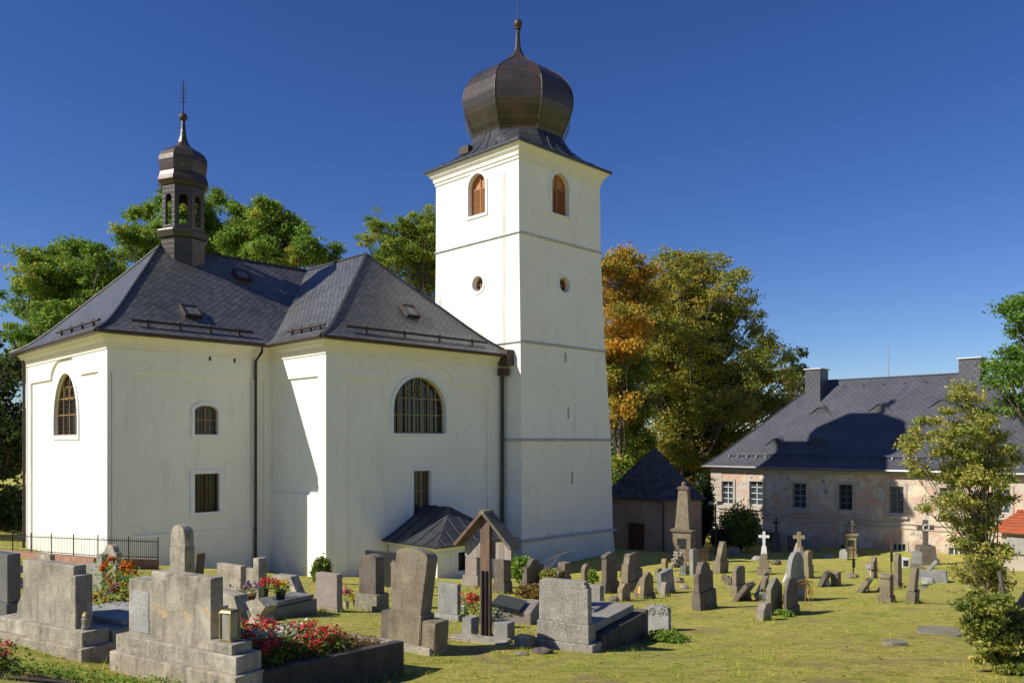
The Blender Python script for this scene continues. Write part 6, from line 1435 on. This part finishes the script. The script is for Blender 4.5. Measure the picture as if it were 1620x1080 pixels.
# slim iron grave crosses
for lb_, px, py, h_ in (('slender rusted iron cross with a dark plate standing on a small mound', 1350, 914, 56), ('slender iron cross between the square pedestal and the house', 1410, 906, 60)):
    X, Y, Z = hit(px, py); s = Y / F; t_ = thing('iron_cross', lb_, 'iron cross', loc=(X, Y, Z), group='slender iron grave crosses')
    b = MB(); b.tube([(0, 0, -.1), (0, 0, h_ * s)], .028, 6); b.tube([(-.18, 0, h_ * s * .80), (.18, 0, h_ * s * .80)], .022, 6)
    for dx in (-.16, 0, .16): b.blob((dx, 0, h_ * s * (.8 if dx else .97)), .04, 6, 4)
    b.build('cross', 'rust_iron', t_); b = MB(); b.box(-.06, .06, -.04, -.025, h_ * s * .3, h_ * s * .55); b.build('plate', 'iron', t_)
# tall dark cross on a pedestal with wreath
X, Y, Z = hit(1464, 892); s = Y / F; t_ = thing('main_cross', 'tall dark stone cross with white ring wreath on a stepped grey pedestal', 'churchyard cross', loc=(X, Y, Z), rotz=-R(8))
b = MB(); b.box(-.62, .62, -.55, .55, -.3, 6 * s); b.box(-.5, .5, -.45, .45, 6 * s, 30 * s, top=(-.42, .42, -.38, .38)); b.build('pedestal', 'dark_sandstone', t_, bevel=.02)
b = MB(); cross_mesh(b, .27, 40 * s, .2, 28 * s, .92, 0, 30 * s); b.build('cross', 'dark_sandstone', t_, bevel=.015)
b = MB(); b.tube([(.17 * math.cos(a), -.14, 58 * s + .17 * math.sin(a)) for a in np.linspace(0, 2 * math.pi, 17)], .04, 6); b.build('wreath', 'white_stone', t_, smooth=True)
# dark cross standing in the tower shadow near the house corner
X, Y, Z = hit(1228, 872); s = Y / F; t_ = thing('grave_cross', 'dark cross on a tall block in the tower shadow against the house', 'grave cross', loc=(X, Y, Z), rotz=-R(20))
b = MB(); b.box(-.35, .35, -.3, .3, -.2, 30 * s, top=(-.25, .25, -.25, .25)); b.build('pedestal', 'dark_sandstone', t_, bevel=.02); b = MB(); cross_mesh(b, .14, 24 * s, .1, 16 * s, .5, 0, 30 * s); b.build('cross', 'iron', t_, bevel=.01)
gs('dark headstone in the tower shadow left of the basement window', 1252, 872, 12, 24, 6, A_, 'dark_sandstone', 'seg', group='headstones in the tower shadow')
gs('narrow pale stone in the tower shadow before the house wall', 1292, 872, 7, 22, 4, A_, 'blue_grey', 'flat', (), (0, 6), group='headstones in the tower shadow')
gs('low dark stone beside the leafy shrub in the tower shadow', 1160, 880, 16, 14, 8, A_, 'blue_grey', 'seg', (), (0, -8), group='headstones in the tower shadow')
# pole lamps beside the shrub
X, Y, Z = hit(1132, 880); s = Y / F; t_ = thing('floodlight_pole', 'slim dark pole with two floodlight heads before the house corner', 'floodlight', loc=(X, Y, Z))
b = MB(); b.tube([(0, 0, -.1), (0, 0, 82 * s)], .05, 8); b.build('pole', 'iron', t_)
for s_ in (-1, 1): b = MB(); b.box(s_ * .28 - .15, s_ * .28 + .15, -.12, .12, 82 * s, 82 * s + .22); b.build('lamp_head', 'blue_grey', t_, bevel=.02)
b = MB(); b.tube([(-.28, 0, 82 * s), (.28, 0, 82 * s)], .025, 5); b.build('crossbar', 'iron', t_)
# white vase with red flowers in mid lawn
X, Y, Z = hit(1380, 914); pot('white vase with red flowers low on the grass beside the narrow upright slab', (X, Y, Z), .1, .32, 'white_paint', 'bush_leaf', 'red_petal', None, .1, .3, nf=60)
# big leaning black slab at the right edge with rubble
gs('big black headstone leaning steeply at the right edge behind the young tree', 1600, 992, 40, 112, 14, -60, 'dark_sandstone', 'flat', (), (30, 0), group='headstones at the right edge')
rock('grey rubble stones piled behind the young tree trunk', 1583, 972, 30, 34, 'pale_stone', 31)
X, Y, Z = hit(1520, 880); b = MB(); 
o = None
# scattered stalk by tower-side stone
# ---- grass blades, real tufts over the near lawn
def grass(nb=430000):
    q = np.random.default_rng(5)
    dd = 5.2 * np.exp(q.uniform(0, 1, nb) * math.log(46 / 5.2)); kk = q.uniform(-.78, .78, nb); x = kk * dd; y = dd
    patch = np.sin(x * 1.7 + np.sin(y * 1.3) * 2) + np.sin(y * 2.1 + np.sin(x * .9) * 2) + q.normal(size=nb) * .8
    keep = patch > -1.5; x, y, dd, patch = x[keep], y[keep], dd[keep], patch[keep]
    fu, fv = inv_f(x, y)
    inside = ((fu > -.1) & (fv > -.1)) | ((fu > 7.6) & (fv > -5.1)) | ((fu > 11.1) & (fu < 16) & (fv > -8.8)) | ((fu > 18.9) & (fv > -7))
    def inbox(O, a, s0, s1, t0, t1):
        c, d = math.cos(R(a)), math.sin(R(a)); dx, dy = x - O[0], y - O[1]; s = dx * c - dy * d; t = dx * d + dy * c; return (s > s0) & (s < s1) & (t > t0) & (t < t1)
    inside |= inbox(O2, A2, -.02, 1.83, -.06, 2.35) | inbox((-5.945, 9.347), 29.4, -.04, 1.7, -.1, 1.9) | inbox((X5, Y5), 29, 0, 1, 0, 2.3) | inbox((X0, Y0), 31, 0, .66, 0, 1.45)
    x, y, dd, patch = x[~inside], y[~inside], dd[~inside], patch[~inside]; n = len(x); z = ground(x, y)
    h = (.03 + .045 * q.uniform(0, 1, n) ** 2 + .07 * (q.uniform(0, 1, n) > .975)) * np.clip(.8 + dd / 28, .9, 1.7); wdt = .004 * np.clip(dd / 7, 1, 5.5)
    a = q.uniform(0, math.pi, n); lx, ly = q.normal(size=n) * h * .6, q.normal(size=n) * h * .6
    P = np.stack([x, y, z - .01], 1); W = np.stack([np.cos(a) * wdt, np.sin(a) * wdt, np.zeros(n)], 1); T = np.stack([x + lx, y + ly, z + h], 1)
    V = np.stack([P - W, P + W, T], 1).reshape(-1, 3); me = bpy.data.meshes.new('grass_blades'); np_mesh(me, V, np.arange(3 * n).reshape(n, 3))
    at = me.attributes.new('tint', 'FLOAT', 'FACE'); tn = .40 + .16 * np.sin(x * .8 + 1.5 * np.sin(y * .6)) + .14 * np.sin(y * 1.1 + x * .3) + .12 * np.sin(x * 5.1 + 2 * np.sin(y * 4)) * np.sin(y * 4.3) + q.normal(size=n) * .26
    at.data.foreach_set('value', np.clip(tn, 0, 1).astype(np.float32)); me.materials.append(M['grass_blade']); o = bpy.data.objects.new('grass_blades', me); COL.objects.link(o)
    tag(o, 'short mown grass blades across the churchyard lawn', 'grass', None, 'stuff')
grass()
def tufts():
    q = np.random.default_rng(15); PX_, H_ = [], []
    feet = FEET + [(*loc2(.9, 1.1, 0)[:2], .95, 1.3, A2), (*locG1(.8, .1, 0)[:2], .85, .25, 29.4), (X5 + .9, Y5 + .9, .55, 1.15, 29), (X0 + .6, Y0 + .5, .35, .75, 31), (*hit(650, 1030)[:2], .4, .2, 31), (*hit(769, 1009)[:2], .25, .2, 31)]
    for (x, y, a, b_, ph) in feet:
        (rx, ry), (nx, ny) = phidir(ph); n = int(160 * (a + b_) * 1.6)
        s = q.uniform(-1, 1, n) * a; t = q.uniform(-1, 1, n) * b_; side = q.uniform(size=n) < a / (a + b_)
        s = np.where(side, s, np.sign(s) * (a + np.abs(q.normal(size=n)) * .05)); t = np.where(side, np.sign(t) * (b_ + np.abs(q.normal(size=n)) * .05), t)
        PX_.append(np.stack([x + rx * s - nx * t, y + ry * s - ny * t], 1)); H_.append(q.uniform(.04, .13, n) * q.uniform(.5, 1.2))
    for _ in range(420):       # loose tufts anywhere on the lawn
        d = 6 * math.exp(q.uniform(0, 1) * 1.7); x = q.uniform(-.72, .72) * d; PX_.append(np.array([x, d]) + q.normal(size=(26, 2)) * .06); H_.append(np.full(26, q.uniform(.035, .07)) * q.uniform(.6, 1.3, 26))
    P = np.concatenate(PX_); h = np.concatenate(H_); n = len(P); z = ground(P[:, 0], P[:, 1]); d = P[:, 1]; wd = .004 * np.clip(d / 8, 1, 3.5); a = q.uniform(0, math.pi, n)
    B = np.stack([P[:, 0], P[:, 1], z - .02], 1); W = np.stack([np.cos(a) * wd, np.sin(a) * wd, 0 * a], 1); T = B + np.stack([q.normal(size=n) * h * .35, q.normal(size=n) * h * .35, h + .02], 1)
    me = bpy.data.meshes.new('grass_tufts'); np_mesh(me, np.stack([B - W, B + W, T], 1).reshape(-1, 3), np.arange(3 * n).reshape(n, 3))
    at = me.attributes.new('tint', 'FLOAT', 'FACE'); at.data.foreach_set('value', np.clip(.22 + q.normal(size=n) * .22, 0, 1).astype(np.float32)); me.materials.append(M['grass_blade'])
    o = bpy.data.objects.new('grass_tufts', me); COL.objects.link(o); tag(o, 'longer unmown grass tufts around the feet of the stones', 'grass', None, 'stuff')
tufts()
# weedy leaves at the lower left front
q = np.random.default_rng(8); wp = []
for _ in range(420):
    px = q.uniform(-40, 330); py = q.uniform(1035, 1090); 
    d = 1.65 * F / max(40, (py - HY)) * 1.25; x = (px - CX) / F * d; c, s_ = math.cos(R(A2)), math.sin(R(A2)); dx, dy = x - O2[0], d - O2[1]
    if dx * s_ + dy * c > -.1 and dx * c - dy * s_ > -.05: continue
    wp.append(np.array([x, d, G(x, d)]) + q.normal(size=(5, 3)) * np.array([.03, .03, .02]) + np.array([0, 0, .045]))
o = leaves('weeds', np.concatenate(wp), .035, 'bright_leaf', None, up=.8); tag(o, 'low broad-leaved weeds in the grass before the front left tombs', 'weeds', None, 'stuff')
q = np.random.default_rng(9); n = 1800; dd = q.uniform(6, 30, n); x = q.uniform(-.7, .7, n) * dd
o = leaves('fallen_leaves', np.stack([x, dd, ground(x, dd) + .035], 1), .045, 'russet_leaf', None, up=3); tag(o, 'scattered brown fallen leaves on the lawn', 'fallen leaves', None, 'stuff')


# ================= TREES =================
def PL(rows, d, seed=0, sp=3.0):
    rr = random.Random(seed); return [pxlobe(px, py, r, d, rr.uniform(-sp, sp)) for px, py, r in rows]
def PLX(rows, d, seed=0): return [(x, y, z, r * 1.22) for x, y, z, r in PL([(a, b, c) for a, b, c in rows], d, seed)]
TG = 'tall oaks standing behind the church'
D1 = 66
tree('broad green oak with first yellow leaves behind the left end of the church roof', 'oak_tree', PLX([(45,410,22),(85,415,28),(125,398,20),(150,430,32),(60,445,25),(30,465,20),(95,465,34),(45,500,30),(105,510,40),(20,535,25),(60,545,30),(150,470,35),(195,445,30),(165,405,20),(25,575,30)], D1, 1), (-37, D1), .55, 68850, .26, 'oak_leaf', TG, 1, 11, .5, .3, cr=.75, inner=.1)
tree('tall oak crown rising around the lantern turret', 'oak_tree', PLX([(215,343,20),(238,332,15),(200,378,22),(240,375,26),(345,322,20),(325,335,20),(370,345,26),(300,350,35),(270,385,35),(225,410,32),(340,380,40),(390,380,30)], 70, 2), (-28.5, 70), .6, 73440, .26, 'oak_leaf', TG, 1, 12, .5, .3, cr=.75, inner=.1)
tree('green oak crown above the middle of the nave roof', 'oak_tree', PLX([(425,335,20),(410,350,22),(440,360,26),(415,385,32),(455,390,26),(480,380,14),(500,402,20),(530,398,12),(470,415,25),(400,420,30),(522,415,16)], 68, 3), (-20, 68), .5, 55080, .26, 'oak_leaf', TG, 1, 13, .5, .3, cr=.75, inner=.1)
tree('oak between the transept roof peak and the tower', 'oak_tree', PLX([(598,358,20),(580,385,16),(620,385,28),(650,360,22),(680,352,22),(660,395,32),(610,420,30),(680,430,30),(650,450,30),(705,380,30),(720,420,40)], 92, 4), (-10, 92), .5, 59670, .26, 'mixed_leaf', TG, 1, 14, .5, .3, cr=.75, inner=.1)
TG2 = 'dark trees at the left edge'
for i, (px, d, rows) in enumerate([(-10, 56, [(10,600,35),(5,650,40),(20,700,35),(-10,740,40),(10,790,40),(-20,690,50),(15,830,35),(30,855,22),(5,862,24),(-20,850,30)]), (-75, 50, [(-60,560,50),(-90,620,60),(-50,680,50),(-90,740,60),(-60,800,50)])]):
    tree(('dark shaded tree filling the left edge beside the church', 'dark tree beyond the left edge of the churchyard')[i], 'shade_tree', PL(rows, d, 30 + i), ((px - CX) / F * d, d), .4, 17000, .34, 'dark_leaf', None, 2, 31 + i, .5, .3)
DR = 76
tree('orange-topped maple directly behind the tower', 'maple_tree', PLX([(985,410,18),(965,425,18),(1005,422,18),(985,445,30),(960,470,30),(1010,470,26),(975,505,30),(1005,525,26),(1028,440,22),(1024,485,26),(1030,530,26),(990,560,30),(975,600,26),(985,650,24)], 67, 5), ((978 - CX) / F * 67, 67), .24, 34000, .29, 'orange_leaf', 'autumn trees right of the tower', 1, 15, .55, .25)
tree('green-olive maple with autumn tint, largest crown right of the tower', 'maple_tree', PLX([(1045,415,18),(1080,420,22),(1110,420,22),(1145,415,14),(1165,440,22),(1130,445,30),(1060,450,32),(1095,460,36),(1180,480,20),(1150,490,34),(1200,500,9),(1195,530,20),(1215,545,20),(1050,510,38),(1100,520,45),(1150,555,42),(1190,585,36),(1240,565,14),(1225,600,28),(1250,610,18),(1040,570,42),(1085,600,50),(1140,640,50),(1195,650,40),(1235,650,28),(1025,640,40),(1070,680,48),(1130,715,48),(1180,710,36),(1020,710,38),(1075,750,40),(1045,790,36),(1110,780,34),(1000,560,40),(1010,500,34),(1075,560,40),(1125,590,40),(1160,500,32),(1080,640,40),(1150,690,36),(1100,780,40),(1020,460,28),(1110,480,34),(1200,605,34),(1228,645,34),(1208,560,26),(1170,620,36),(1240,600,22),(1130,530,34)], DR + 3, 6), ((1085 - CX) / F * DR, DR + 3), .7, 215000, .27, 'maple_leaf', 'autumn trees right of the tower', 2, 16, .42, .32, cr=.8, inner=.1)
tree('green lower-crowned maple close beside the tower corner', 'maple_tree', PLX([(965,560,32),(990,590,32),(970,620,34),(1000,650,32),(975,680,34),(1000,720,32),(975,750,30),(1000,780,28),(960,600,30)], 70, 7), ((982 - CX) / F * 70, 70), .26, 55080, .26, 'mixed_leaf', 'autumn trees right of the tower', 1, 17, .45, .25)
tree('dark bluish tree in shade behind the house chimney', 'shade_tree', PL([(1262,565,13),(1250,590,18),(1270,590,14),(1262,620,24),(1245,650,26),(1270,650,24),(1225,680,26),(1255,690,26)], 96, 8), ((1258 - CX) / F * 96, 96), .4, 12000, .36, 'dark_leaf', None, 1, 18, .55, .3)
tree('green tree overhanging the house roof at the right edge', 'ash_tree', PL([(1612,480,8),(1620,510,12),(1598,560,10),(1615,565,14),(1592,590,9),(1612,605,14),(1606,635,9),(1625,640,16),(1650,500,30),(1660,560,45),(1660,620,45)], 52, 9), ((1665 - CX) / F * 52, 52), .4, 14000, .26, 'oak_leaf', None, 1, 19, .4, .22)
# far wood closing the view behind everything
for i in range(16):
    a = -62 + i * 8.3; d = 120 + 12 * math.sin(i * 2.3); x = d * math.tan(R(a * .62)); 
    tree('distant dark tree of the far wood glimpsed low behind the nearer trees', 'wood_tree', [(x + random.uniform(-4, 4), d + random.uniform(-3, 3), random.uniform(-6, 0), random.uniform(2.5, 4)) for _ in range(7)], (x, d), .4, 2600, .7, 'dark_leaf', 'distant wood behind the churchyard', 0, 60 + i, .6, .3, limb=False)
# foreground young tree and the bush at its foot
DS = 13.6; sx, sy, sz = hit(1563, 1000); DS = sy
tree('slender young tree with small yellow-green leaves at the right', 'young_tree', PL([(1521,612,9),(1513,632,12),(1527,648,14),(1500,660,13),(1545,660,10),(1478,668,9),(1458,668,9),(1447,690,12),(1470,690,15),(1500,690,20),(1535,690,20),(1556,680,12),(1580,690,8),(1590,715,14),(1566,715,18),(1530,725,26),(1490,722,22),(1450,715,16),(1436,735,12),(1432,705,9),(1462,748,20),(1500,758,24),(1540,760,26),(1575,745,20),(1605,728,11),(1592,760,16),(1480,790,14),(1465,805,9),(1515,795,24),(1550,795,24),(1580,790,16),(1530,830,20),(1560,830,22),(1500,818,14),(1520,862,16),(1550,862,22),(1580,880,16),(1532,886,12),(1560,900,18),(1596,872,10),(1515,905,8),(1582,905,12),(1530,915,10),(1550,930,13),(1568,940,13),(1535,945,11),(1580,930,13),(1555,960,12),(1575,965,11),(1545,895,14),(1570,915,14)], DS, 21, .45), (sx, sy), .05, 36000, .06, 'young_leaf', None, 1, 20, .5, .3, mb='pale_bark', inner=.2, depthf=.8, cr=.16)
hx, hy, hz_ = hit(1580, 1060)
tree('low leafy bush growing round the foot of the slender young tree', 'leafy_bush', PL([(1545,940,10),(1535,960,14),(1560,955,14),(1590,965,18),(1545,985,16),(1570,990,20),(1600,985,22),(1620,1000,20),(1555,1015,20),(1585,1020,24),(1612,1025,22),(1565,1045,18),(1600,1050,20),(1630,1045,20),(1540,1000,10)], hy, 22, .3), (hx, hy), .03, 16000, .05, 'young_leaf', None, 1, 23, .38, .28, limb=False, inner=.2, cr=.10)
